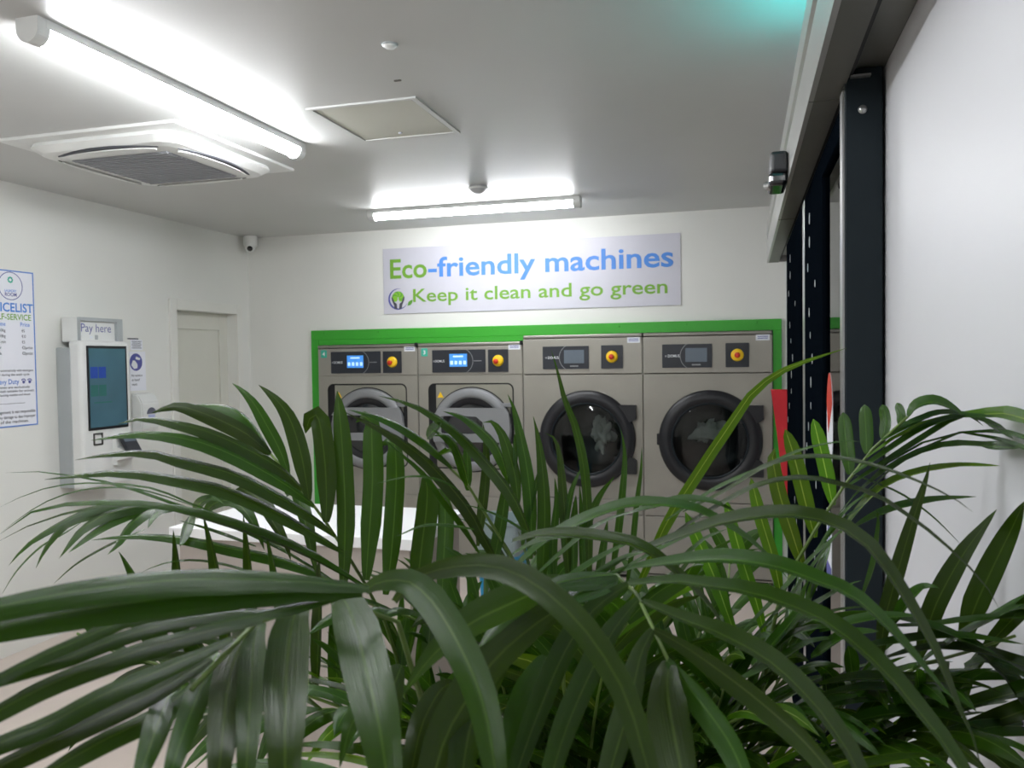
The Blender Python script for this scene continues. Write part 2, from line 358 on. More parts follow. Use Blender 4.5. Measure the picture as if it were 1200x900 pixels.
def dryer(x0, x1, lx, which, label):
    t = thing('tumble_dryer', ((x0+x1)/2, YF+.3, 0), label, 'tumble dryer', 'tumble dryers in the row')
    z1, zs = 1.755, 1.468; cabinet(t, x0, x1, z1, zs, True)
    panel_group(t, lx, lx+.34, 1.508, 1.672, 1, False); estop(t, lx+.43, lx+.585, 1.508, 1.674, False)
    cx, cz = lx+.322, 1.003
    # front skin, open behind the door
    fo = circ((cx, YF, cz), X, Z, .3, 48); zb = .572
    fr = []
    for p in fo:
        dx, dz = p.x-cx, p.z-cz; s = min(((x1-.004-cx) if dx > 0 else (cx-x0-.004))/max(abs(dx), 1e-6), ((zs-.003-cz) if dz > 0 else (cz-zb))/max(abs(dz), 1e-6))
        fr.append(V((cx+dx*s, YF, cz+dz*s)))
    for cxx, czz in ((x0+.004, zb), (x1-.004, zb), (x0+.004, zs-.003), (x1-.004, zs-.003)):
        k = min(range(48), key=lambda i: (fr[i]-V((cxx, YF, czz))).length); fr[k] = V((cxx, YF, czz))
    bm = B(); ringprism(bm, fr, fo, (0, .02, 0)); bmesh.ops.recalc_face_normals(bm, faces=bm.faces); obj('front_skin', bm, M_steel, t)
    for a, b, nm in ((.464, .566, 'drawer_front'), (.05, .458, 'lint_panel')):
        bm = B(); box(bm, x0+.004, x1-.004, YF, YF+.02, a, b, .003); pn = obj(nm, bm, M_steel, t)
        if a > .4:
            for s in (.1, -.1):
                bm = B(); lathe(bm, [(0, .01), (.012, .01), (.014, 0)], (x0+.07 if s > 0 else x1-.5, YF, .53), (0, -1, 0), 16); obj('lock', bm, M_black, pn)
    dc, dy = V((cx, YF, cz)), V((0, -1, 0))
    obj('drum', lathe(B(), [(.298, .0), (.298, -.3), (.22, -.36), (0, -.38)], dc+V((0, .004, 0)), dy, 40), M_drum, t)
    d = obj('door_ring', lathe(B(), [(.348, 0), (.35, .018), (.338, .034), (.3, .044), (.262, .04), (.25, .024), (.246, .0)], dc, dy, 56), M_black, t)
    obj('inner_trim', lathe(B(), [(.262, .041), (.256, .046), (.25, .036)], dc, dy, 48), M_frame, d)
    obj('door_glass', lathe(B(), [(.252, .02), (.2, .028), (.12, .034), (0, .038)], dc, dy, 40), M_dglass, d)
    for s in (1, -1):
        bm = B(); pts = [(.2, .245*s), (.354, .245*s), (.356, .15*s), (.338, .135*s), (.3, .12*s), (.2, .12*s)]
        prism(bm, [dc+X*a+Z*b+V((0, .0, 0)) for a, b in pts], (0, -.036, 0)); bmesh.ops.recalc_face_normals(bm, faces=bm.faces); obj('hinge_block', bm, M_black, d)
    bm = B(); prism(bm, [dc+X*a+Z*b for a, b in ((.3, -.14), (.335, -.1), (.34, 0), (.335, .1), (.3, .14))], (0, -.03, 0)); bmesh.ops.recalc_face_normals(bm, faces=bm.faces); obj('hinge_bar', bm, M_black, d)
    bm = B(); box(bm, cx-.362, cx-.32, YF-.03, YF, cz-.035, cz+.045, .006); obj('door_pull', bm, M_black, d)
    s = plate('sticker', (x1-.062, YF, 1.708), X, Z, .045, .02, .001, M_stick, t)
    for j in range(2): plate('sticker_print', (x1-.062, YF-.0012, 1.715-.012*j), X, Z, .034, .0025, .0006, M_txtv, s)
    # crumpled load behind the glass
    rnd = random.Random(which); bm = B(); bmesh.ops.create_icosphere(bm, subdivisions=4, radius=1)
    from mathutils import noise
    ox, oz, sx, sz = ((.09, .03, .085, .13), (-.02, .05, .11, .1))[which-1]
    for v in bm.verts:
        n_ = noise.noise(v.co*1.9+V((which*5, 0, 0)))*.8+noise.ridged_multi_fractal(v.co*2.6+V((which, 3, 1)), 1, 2, 4, 1, 2)*.22
        q = v.co*(.5+n_); v.co = V((cx+ox+q.x*sx+q.z*.03*(which-1), YF+.11+q.y*.05, cz+oz+q.z*sz))
    o = obj('laundry', bm, M_linen, None, True); tag(o, ('crumpled pale laundry behind the glass of the dryer beside washer 3', 'crumpled pale laundry behind the glass of the rightmost dryer')[which-1], 'laundry', 'laundry inside the dryers')
dryer(-1.557, -.684, -1.407, 1, 'grey tumble dryer with round black door, directly right of washer 3')
dryer(-.680, .19, -.546, 2, 'grey tumble dryer with round black door, rightmost beside the glass entrance')
# ------------------------------------------------------------------ things on the left wall
# price list poster
ps = thing('price_poster', (LX, 3.57, 1.25), 'white price list poster with blue border on the left wall', 'poster')
plate('poster_sheet', (LX, 3.57, 1.682), Y, Z, .152, .433, .004, M_paper, ps)
bm = B(); q = V((LX+.004, 3.57, 1.682))
ringprism(bm, [q+Y*a+Z*b for a, b in ((.152, .433), (-.152, .433), (-.152, -.433), (.152, -.433))], [q+Y*a+Z*b for a, b in ((.145, .426), (-.145, .426), (-.145, -.426), (.145, -.426))], (.0012, 0, 0)); obj('border', bm, M_bord, ps)
xo = LX+.0045
def PT(body, y, z, m, width=None, height=None, al='LEFT', bold=.012): text('print_line', body, (xo, y, z), Y, Z, m, ps, width, height, bold, .0006, al)
lc = V((xo, 3.57, 2.028)); bm = B(); ringprism(bm, circ(lc, Y, Z, .078), circ(lc, Y, Z, .074), (.0006, 0, 0)); obj('logo_ring', bm, M_txtv, ps)
for k in range(8):
    a = k*math.pi/4; bm = B(); prism(bm, circ(lc+Z*.034+(Y*math.cos(a)+Z*math.sin(a))*.013, Y, Z, .0055, 10), (.0006, 0, 0)); obj('logo_petal', bm, M_teal, ps)
PT('LAUNDRY', 3.57, 1.995, M_txtb, .075, .014, 'CENTER'); PT('ROOM', 3.57, 1.972, M_txtv, .075, .02, 'CENTER', .02)
PT('PRICELIST', 3.57, 1.887, M_txtb, .284, .05, 'CENTER', .02); PT('SELF-SERVICE', 3.57, 1.842, M_txtg, .255, .034, 'CENTER', .012)
PT('Volume', 3.45, 1.807, M_bord, .08, .024); PT('Price', 3.625, 1.807, M_bord, .062, .024)
for i, (a, b) in enumerate((('Wash 10kg', '€5'), ('Wash 18kg', '€10'), ('Dry 15 min', '€5'), ('Softener', '€2/portion'), ('Extra', '€2/portion'))):
    zz = 1.775-.0315*i; PT(a, 3.44, zz, M_txtk, .088 if i < 3 else .06, .017); PT(b, 3.632, zz, M_txtk, (.02, .026, .02, .07, .07)[i], .017)
for zz, s in ((1.556, 'prices automatically with detergent'), (1.533, 'water during the wash cycle'), (1.463, 'machines are exclusively'), (1.442, 'for wash suitable for animals'), (1.421, 'and cleaning textiles and shoes')): PT(s, 3.44, zz, M_txtk, .262 if 'au' in s or 'sui' in s else .235, .0125)
PT('Heavy Duty', 3.44, 1.487, M_bord, .165, .028)
for dy_ in (.195, .235):
    for a, b, r in ((0, 0, .009), (-.011, .012, .004), (-.003, .016, .004), (.006, .015, .004), (.012, .009, .004)):
        bm = B(); prism(bm, circ((xo, 3.44+dy_+a, 1.496+b), Y, Z, r, 10), (.0006, 0, 0)); obj('paw_print', bm, M_txtv, ps)
bm = B(); box(bm, xo, xo+.0006, 3.44, 3.64, 1.378, 1.38); obj('rule', bm, M_txtk, ps)
for zz, s in ((1.325, 'Management is not responsible'), (1.297, 'for any damage to due improper'), (1.271, 'use of the machines.')): PT(s, 3.435, zz, M_txtk, .272 if zz > 1.29 else .225, .0165)

# payment kiosk
KX = -3.718; K0, K1 = 3.866, 4.272
kk = thing('payment_kiosk', (LX, 4.07, .85), 'white wall-mounted payment kiosk with tall dark touchscreen', 'kiosk')
bm = B(); box(bm, LX, -3.79, K0, K1-.01, .86, 1.69, .006); obj('rear_cabinet', bm, M_kgrey, kk)
bm = B(); box(bm, -3.81, KX, K0+.004, K1, .85, 1.731, .022, 4); body = obj('front_body', bm, M_white, kk, True)
for p in body.data.polygons: p.use_smooth = len(p.vertices) == 4 and p.area < .02
bz = plate('screen_bezel', (KX, 4.075, 1.448), Y, Z, .16, .252, .004, M_black, kk, .004)
sc = plate('screen', (KX+.0045, 4.075, 1.448), Y, Z, .147, .236, .001, M_kscr, kk)
for i in range(2):
    for j in range(2): plate('screen_tile', (KX+.0056, 3.965+.064*i, 1.51-.108*j+.03), Y, Z, .029, .034, .0006, (M_navy, M_tgrn)[j], sc)
plate('screen_bar', (KX+.0056, 4.03, 1.36), Y, Z, .07, .004, .0006, M_tgrn, sc)
sb = B(); box(sb, LX+.02, KX-.04, 3.895, 4.235, 1.725, 1.868, .004); sgn = obj('sign_box', sb, M_white, kk)
bm = B(); f0 = [V((KX-.04, 4.065, 1.797))+Y*a+Z*b for a, b in ((.17, .071), (-.17, .071), (-.17, -.071), (.17, -.071))]; f1 = [V((KX-.04, 4.055, 1.79))+Y*a+Z*b for a, b in ((.135, .058), (-.155, .058), (-.155, -.07), (.135, -.07))]
ringprism(bm, f0, f1, (.02, 0, 0)); bmesh.ops.recalc_face_normals(bm, faces=bm.faces); obj('sign_frame', bm, M_kgrey, sgn)
text('sign_lettering', 'Pay here', (KX-.039, 3.922, 1.784), Y, Z, M_txtv, sgn, .235, .052, -.004, split=True)
plate('card_icon', (KX-.04, 4.04, 1.752), Y, Z, .012, .014, .001, M_kgrey, sgn, .004); plate('card_icon', (KX-.04, 4.0, 1.752), Y, Z, .012, .006, .001, M_stick, sgn)
bm = B(); q = V((KX, 3.985, 1.142)); ringprism(bm, rrect(q, Y, Z, .036, .036, .004, 2), rrect(q, Y, Z, .028, .028, .003, 2), (.006, 0, 0)); obj('coin_slot_frame', bm, mat('slot_frame', (80, 80, 78), .4, .5), kk)
plate('coin_slot', (KX, 3.985, 1.142), Y, Z, .026, .026, .001, M_white, kk)
br = B(); prism(br, [V((KX, y, z)) for y, z in ((4.1, .97), (4.1, 1.16), (4.22, 1.16), (4.22, .97))], (.03, 0, 0)); prism(br, [V((x, 4.1, z)) for x, z in ((KX+.03, 1.0), (KX+.03, 1.08), (KX+.11, 1.05), (KX+.11, 1.02))], (0, .13, 0))
bmesh.ops.recalc_face_normals(br, faces=br.faces); bk = obj('reader_bracket', br, M_white, kk)
rd = B(); box(rd, -.05, .05, -.014, .014, -.075, .075, .01, 3)
rm = Matrix.Translation((KX+.085, 4.15, 1.1)) @ Matrix.Rotation(math.radians(78), 4, 'Z') @ Matrix.Rotation(math.radians(-38), 4, 'X')
bmesh.ops.transform(rd, matrix=rm, verts=rd.verts); cr = obj('card_reader', rd, M_dark, kk)
rs = B(); box(rs, -.038, .038, -.0165, -.013, .005, .06, .001); bmesh.ops.transform(rs, matrix=rm, verts=rs.verts); obj('reader_screen', rs, M_scr2, cr)

# hand-wash notices and soap dispenser
n1 = thing('wall_notice', (LX, 4.51, 1.68), 'small printed note pinned just above the hand-washing sheet', 'notice')
plate('paper_note', (LX, 4.53, 1.715), Y, Z, .055, .034, .002, M_paper, n1)
for i in range(5): plate('print_line', (LX+.002, 4.53, 1.738-.011*i), Y, Z, .045-.006*(i % 2), .002, .0006, M_txtk, n1)
plate('print_line', (LX+.0, 4.5, 1.755), Y, Z, .05, .004, .0006, M_txtk, n1)
n2 = thing('wall_notice', (LX, 4.53, 1.42), 'white hand-washing sheet with round blue symbol above the dispenser', 'notice')
plate('paper_sheet', (LX, 4.535, 1.54), Y, Z, .075, .13, .002, M_paper, n2)
bm = B(); q = V((LX+.002, 4.52, 1.6)); prism(bm, circ(q, Y, Z, .058), (.0008, 0, 0)); obj('blue_disc', bm, M_txtv, n2)
bm = B(); prism(bm, [q+X*.001+Y*a+Z*b for a, b in ((-.045, -.02), (-.02, -.045), (.01, -.04), (.012, -.015), (-.01, .01), (-.03, .012))], (.0006, 0, 0)); obj('hand_symbol', bm, M_txtl, n2)
bm = B(); prism(bm, [q+X*.001+Y*a+Z*b for a, b in ((-.005, .02), (.03, .012), (.04, .025), (.02, .032), (.0, .038))], (.0006, 0, 0)); obj('tap_symbol', bm, M_txtl, n2)
for zz, s, ww in ((1.505, 'No solution', .1), (1.475, 'to hand?', .075), (1.445, 'wash', .05)): text('print_line', s, (LX+.002, 4.475, zz), Y, Z, M_txtk, n2, ww, .016, .012, .0008)
sd = thing('soap_dispenser', (LX, 4.56, 1.12), 'white wall soap dispenser with grey window right of the kiosk', 'dispenser')
bm = B(); prof = [(0, 1.14), (0, 1.395), (.05, 1.385), (.085, 1.33), (.09, 1.22), (.075, 1.15), (.04, 1.125)]
prism(bm, [V((LX+a, 4.465, b)) for a, b in prof], (0, .17, 0)); bmesh.ops.recalc_face_normals(bm, faces=bm.faces)
bmesh.ops.bevel(bm, geom=list(bm.edges), offset=.008, segments=2, affect='EDGES'); obj('housing', bm, M_white, sd)
bm = B(); prism(bm, circ((LX+.088, 4.55, 1.255), Y, Z, .042, 20, 0, 180), (.004, 0, 0)); obj('level_window', bm, mat('window_grey', (96, 100, 116), .3), sd)
plate('brand_label', (LX+.088, 4.55, 1.232), Y, Z, .03, .018, .003, mat('label_lilac', (176, 182, 220), .5), sd)

# corner security camera
cc = thing('security_camera', (-3.8, BY, 2.5), 'small white dome security camera in the back left corner', 'camera')
bm = B(); cp = V((-3.8, BY-.1, 2.555)); lathe(bm, [(0, .045), (.052, .045), (.055, .035), (.055, -.03), (.05, -.04), (0, -.04)], cp, (0, 0, 1), 28); obj('mount', bm, M_white, cc)
bm = B(); lathe(bm, [(0, -.042), (.025, -.036), (.04, -.012), (.04, .012), (.03, .03)], cp+V((.005, -.012, -.045)), (0, 0, 1), 24); obj('eyeball', bm, M_white, cc)
bm = B(); lathe(bm, [(0, .014), (.018, .012), (.022, .002), (.022, -.01)], cp+V((.02, -.038, -.06)), (.35, -.8, -.3), 20); obj('lens', bm, M_lens, cc)

# ------------------------------------------------------------------ ceiling
def batten(c, dx, L, label, led=None):
    """LED batten: rounded housing with a half-round glowing diffuser, between two end caps"""
    t = thing('ceiling_light', (c[0], c[1], H), label, 'ceiling light', 'LED battens on the ceiling')
    ax = V((1, 0, 0)) if dx else V((0, 1, 0)); sd_ = V((0, 0, 1)).cross(ax); c = V(c)
    def ext(pts, a, b, nm, m):
        bm = B(); prism(bm, [c+ax*a+sd_*u+Z*v for u, v in pts], ax*(b-a)); bmesh.ops.recalc_face_normals(bm, faces=bm.faces); return obj(nm, bm, m, t)
    ext([(-.041, H), (.041, H), (.041, H-.026), (-.041, H-.026)], -L/2+.03, L/2-.03, 'housing', M_white)
    ext([(-.034, H-.026), (.034, H-.026)]+[(.034*math.cos(math.radians(a)), H-.028-.038*math.sin(math.radians(a))) for a in range(0, 181, 18)], -L/2+.045, L/2-.045, 'diffuser', led or M_led)
    cap = [(-.04, H), (.04, H), (.04, H-.03)]+[(.04*math.cos(math.radians(a)), H-.03-.042*math.sin(math.radians(a))) for a in range(15, 180, 15)]+[(-.04, H-.03)]
    ext(cap, -L/2, -L/2+.045, 'end_cap', M_white); ext(cap, L/2-.045, L/2, 'end_cap', M_white)
batten((-1.995, 2.665, 0), False, 1.5, 'long lit LED batten on the ceiling beside the air conditioner')
batten((-1.70, 5.055, 0), True, 1.45, 'lit LED batten on the ceiling in front of the wall sign', M_led3)
batten((-1.995, -.9, 0), False, 1.5, 'added unseen LED batten on the ceiling behind the camera')  # added out of view to help light the palm
batten((-.85, .76, 0), True, 1.5, 'added unseen LED batten on the ceiling above the palm', M_led2)  # added out of view, placed so the hanging leaves catch its highlight
# cassette air conditioner
ac = thing('air_conditioner', (-2.725, 3.352, H), 'white four-way ceiling cassette air conditioner', 'air conditioner')
A = V((-2.725, 3.352, H))
bm = B(); box(bm, A.x-.467, A.x+.467, A.y-.467, A.y+.467, H-.014, H+.001, .004); obj('ceiling_frame', bm, M_white, ac)
def loft(loops, cap=True):
    bm = B(); R_ = [[bm.verts.new(p) for p in l] for l in loops]; n = len(loops[0])
    for a, b in zip(R_, R_[1:]):
        for i in range(n): bm.faces.new((a[i], a[(i+1) % n], b[(i+1) % n], b[i])).smooth = False
    if cap: bm.faces.new(R_[-1])
    bmesh.ops.recalc_face_normals(bm, faces=bm.faces); return bm
sq = lambda hw, r, z: rrect((A.x, A.y, z), X, Y, hw, hw, r, 4)
obj('fascia', loft([sq(.40, .1, H-.014), sq(.405, .1, H-.03), sq(.37, .09, H-.055), sq(.33, .06, H-.062), sq(.275, .02, H-.066)]), M_white, ac)
gr = plate('intake_grille', (A.x, A.y, H-.067), X, -Y, .262, .262, .002, M_grille, ac, .008)
for k in range(17): bm = B(); box(bm, A.x-.255, A.x+.255, A.y-.25+k*.0312, A.y-.25+k*.0312+.008, H-.073, H-.068); obj('grille_bar', bm, mat('grille_bar_grey', (168, 171, 176), .6), gr)
for k in range(4):
    a = k*math.pi/2; u, n_ = V((math.cos(a), math.sin(a), 0)), V((-math.sin(a), math.cos(a), 0))
    def arc(d, ln, bow, z): return [A+u*(ln*(i/10*2-1))+n_*(d+bow*(1-(i/10*2-1)**2))+Z*z for i in range(11)]
    bm = B(); prism(bm, arc(.33, .27, .045, -.054)+arc(.325, .27, .012, -.058)[::-1], (0, 0, -.008)); bmesh.ops.recalc_face_normals(bm, faces=bm.faces); obj('air_slot', bm, mat('slot_dark', (70, 72, 78), .6), ac)
    bm = B(); prism(bm, arc(.325, .25, .03, -.064)+arc(.31, .25, .0, -.068)[::-1], (0, 0, -.005)); bmesh.ops.recalc_face_normals(bm, faces=bm.faces); obj('louvre_flap', bm, M_white, ac)
# access hatch
ht = thing('access_hatch', (-1.442, 3.187, H), 'square flush access hatch in the ceiling', 'hatch')
bm = B(); h0 = [V((-1.442, 3.187, H))+X*a*.238+Y*b*.255 for a, b in ((1, 1), (-1, 1), (-1, -1), (1, -1))]; h1 = [V((-1.442, 3.187, H))+X*a*.215+Y*b*.238 for a, b in ((1, 1), (-1, 1), (-1, -1), (1, -1))]
ringprism(bm, h0, h1, (0, 0, -.007)); bmesh.ops.recalc_face_normals(bm, faces=bm.faces); obj('hatch_frame', bm, M_ceil, ht)
plate('hatch_panel', (-1.442, 3.187, H), X, -Y, .21, .233, .004, mat('hatch_paint', (192, 192, 180), .5, var=.02), ht)
bm = B(); lathe(bm, [(0, .006), (.008, .005), (.009, 0)], (-1.455, 3.36, H-.004), (0, 0, -1), 12); obj('hatch_lock', bm, M_grille, ht)
s1 = thing('smoke_detector', (-1.488, 4.6, H), 'small conical smoke detector before the far ceiling light', 'detector')
bm = B(); lathe(bm, [(.055, 0), (.055, .012), (.04, .03), (.02, .042), (0, .044)], (-1.488, 4.56, H), (0, 0, -1), 28); obj('sensor_head', bm, mat('detector_grey', (186, 188, 190), .5), s1)
bm = B(); lathe(bm, [(.058, .008), (.06, .012), (.058, .016), (.05, .018)], (-1.488, 4.56, H), (0, 0, -1), 28); obj('rim', bm, M_white, s1)
s2 = thing('ceiling_sensor', (-1.083, 2.43, H), 'tiny round white sensor near the top of the ceiling', 'detector')
bm = B(); lathe(bm, [(.022, 0), (.022, .006), (.015, .012), (0, .014)], (-1.083, 2.43, H), (0, 0, -1), 20); obj('sensor_dome', bm, M_white, s2)
bm = B(); lathe(bm, [(.026, 0), (.026, .004), (.02, .006)], (-1.083, 2.43, H), (0, 0, -1), 20); obj('sensor_base', bm, M_kgrey, s2)
s3 = obj('ceiling_slot', rr if False else prism(B(), rrect((-1.196, 2.746, H), X, Y, .014, .006, .005, 3), (0, 0, -.003)), M_seam); tag(s3, 'tiny dark slot on the ceiling between sensor and hatch', 'slot')

# ------------------------------------------------------------------ automatic entrance on the right
HB, HT, HY0, HY1 = 2.139, 2.37, -1.2, 5.12
hd = thing('door_operator', (.2, 2.0, HB), 'long aluminium sliding door operator header under the ceiling', 'door operator')
bm = B(); prism(bm, [V((x, HY0, z)) for x, z in ((.139, HB), (.139, HB+.12), (.147, HB+.125), (.147, HB+.16), (.139, HB+.165), (.139, HT), (.15, HT), (.15, HB))], (0, HY1-HY0, 0))
bmesh.ops.recalc_face_normals(bm, faces=bm.faces); obj('cover', bm, M_aluf, hd)
bm = B(); box(bm, .15, .205, HY0, HY1-.002, HB+.0005, HB+.006); obj('darkened_underside', bm, M_soffit, hd)  # underside of the cover, split off so its colour carries the shade
bm = B(); box(bm, .15, RX, HY0, HY1, HT-.012, HT); obj('top_plate', bm, M_aluf, hd)
bm = B(); box(bm, .216, RX, HY0, HY1-.1, HB+.03, HB+.075, .003); obj('carrier_rail', bm, M_soffit, hd)
bm = B(); box(bm, .2, .216, HY0, HY1-.1, HB+.012, HT-.012); obj('rail_gap', bm, M_gap, hd)
bm = B(); box(bm, .142, RX, HY1-.02, HY1, HB+.002, HT-.013); obj('end_plate', bm, M_aluf, hd)
for y in (1.9, 3.5):
    bm = B(); box(bm, .141, .204, y, y+.003, HB-.001, HB+.004); obj('cover_joint', bm, M_seam, hd)
ls = obj('led_strip', box(B(), .155, .185, 2.15, 2.6, HT+.001, HT+.012, .003), M_cyan); tag(ls, 'cyan glowing strip on top of the door header', 'light')
ms = thing('motion_sensor', (.139, 2.72, 2.2), 'black motion sensor on the face of the door header', 'sensor')
ym = 2.8
bm = B(); box(bm, .085, .139, ym-.09, ym+.09, 2.163, 2.232, .012, 3); obj('sensor_body', bm, M_black, ms)
bm = B(); box(bm, .08, .137, ym-.085, ym+.085, 2.125, 2.168, .014, 3); obj('sensor_window', bm, M_lens, ms)
bm = B(); lathe(bm, [(0, .016), (.012, .012), (.016, 0)], (.082, ym-.0, 2.14), (-1, -.4, -.3), 16); obj('sensor_lens', bm, M_alu, ms)
# door jamb post
jp = thing('jamb_post', (.236, 1.835, 0), 'dark anthracite post at the edge of the white wall', 'post')
bm = B(); box(bm, .202, .274, 1.80, 1.87, 0, HB+.03, .003); obj('post', bm, M_frame, jp)
bm = B(); box(bm, .198, .203, 1.806, 1.85, 0, HB-.01); obj('edge_strip', bm, M_alu, jp)
bm = B(); lathe(bm, [(0, .004), (.006, .004), (.009, 0)], (.236, 1.80, 2.085), (0, -1, 0), 16); obj('bolt', bm, M_alu, jp)
bm = B(); box(bm, .212, .25, 1.785, 1.80, 2.148, 2.152); obj('bracket', bm, M_alu, jp)
def leaf_door(nm, y0, y1, st0, st1, label, dots):
    t = thing(nm, (.222, (y0+y1)/2, 0), label, 'glass door', 'glazed entrance panels')
    z1 = HB-.008; a, b = .208, .238
    bm = B(); box(bm, a, b, y0, y0+st0, .01, z1, .003); obj('stile', bm, M_alu if st0 < .12 else M_stile, t)
    bm = B(); box(bm, a, b, y1-st1, y1, .01, z1, .003); obj('stile', bm, M_stile, t)
    bm = B(); box(bm, a, b, y0+st0, y1-st1, z1-.06, z1, .003); obj('top_rail', bm, M_stile, t)
    bm = B(); box(bm, a, b, y0+st0, y1-st1, .01, .12, .003); obj('bottom_rail', bm, M_stile, t)
    g = B(); box(g, .219, .227, y0+st0, y1-st1, .12, z1-.06); gl = obj('glass_pane', g, M_glass, t)
    if dots:
        rnd = random.Random(3)
        for k in range(16):
            zz = .9+k*.075; yy = y1-st1+.06+rnd.random()*(st1-.15)
            bm = B(); prism(bm, circ((a-.0005, yy, zz), -Y, Z, .011+.008*rnd.random(), 10), (-.001, 0, 0)); obj('dot_marking', bm, M_kgrey, t)
    return t
ld = leaf_door('entrance_panel', 1.872, 3.02, .02, .64, 'near glazed entrance panel reflecting the machines beside the post', True)
ld2 = leaf_door('entrance_panel', 3.03, 4.24, .1, 1.0, 'far dark entrance panel next to the back wall', True)
# round and flag-shaped stickers on the near pane
st = thing('door_sticker', (.2185, 2.3, 1.4), 'red and white oval sticker on the glass entrance panel', 'sticker')
c = V((.2186, 2.28, 1.41)); bm = B(); prism(bm, [c-Y*.075*math.cos(a)+Z*.13*math.sin(a) for a in [k*math.pi/16 for k in range(32)]], (-.0008, 0, 0)); obj('white_field', bm, M_stick, st)
bm = B(); prism(bm, [c+V((-.0009, 0, 0))-Y*.075*math.cos(a)+Z*.13*math.sin(a) for a in [k*math.pi/16 for k in range(2, 15)]]+[c+V((-.0009, .03, -.03))], (-.0006, 0, 0)); obj('red_field', bm, M_red, st)
st2 = thing('door_sticker', (.2185, 2.3, 1.1), 'small white and blue sticker low on the glass entrance panel', 'sticker')
c = V((.2186, 2.3, 1.08)); plate('white_field', c, -Y, Z, .06, .09, .0008, M_stick, st2)
bm = B(); ringprism(bm, circ(c-X*.0009+Z*.02, -Y, Z, .035, 20), circ(c-X*.0009+Z*.02, -Y, Z, .02, 20), (-.0006, 0, 0)); obj('blue_ring', bm, M_txtv, st2)
plate('blue_field', c-X*.0009-Z*.07, -Y, Z, .06, .02, .0006, M_txtv, st2)
# red banner in the far corner
rb = thing('red_banner', (.24, 5.5, .75), 'red tapering banner hanging at the right edge of the green board', 'banner')
bm = B(); prism(bm, [V((x, 5.5, z)) for x, z in ((.172, 1.357), (.279, 1.357), (.279, .55), (.262, .55), (.232, .85), (.205, 1.1))], (0, .012, 0)); bmesh.ops.recalc_face_normals(bm, faces=bm.faces); obj('cloth', bm, M_redb, rb)
bm = B(); tube(bm, [(.17, 5.506, 1.36), (.28, 5.506, 1.36)], .006); obj('hanging_rod', bm, M_redb, rb)

# ------------------------------------------------------------------ counter and bin
ct = thing('folding_counter', (-1.8, 3.15, 0), 'white-topped folding counter behind the palm', 'counter')
C0, C1, CY0, CY1 = -2.33, -1.22, 2.87, 3.50
bm = B(); box(bm, C0, C1, CY0, CY1, .855, .9, .004); obj('worktop', bm, M_counter, ct)
bm = B(); box(bm, C0+.03, C1-.03, CY0+.03, CY0+.05, .0, .855); obj('front_panel', bm, M_cbody, ct)
for x in (C0+.03, C1-.05):
    bm = B(); box(bm, x, x+.02, CY0+.05, CY1-.03, 0, .855); obj('side_panel', bm, M_cbody, ct)
bm = B(); box(bm, C0+.05, C1-.05, CY0+.05, CY1-.03, .4, .42); obj('shelf', bm, M_cbody, ct)
bn = thing('storage_bin', (-1.36, 4.5, 0), 'grey plastic bin with cyan lower band in front of the machines', 'bin')
bq = lambda s, z: rrect((-1.36, 4.55, z), X, Y, .13*s, .16*s, .03, 3)
obj('bin_body', loft([bq(.8, 0), bq(.92, .45), bq(.93, .46)], False), M_blue, bn)
obj('bin_upper', loft([bq(.93, .461), bq(1, .64), bq(1.06, .64), bq(1.06, .66), bq(.97, .66), bq(.9, .462)]), M_bin, bn)
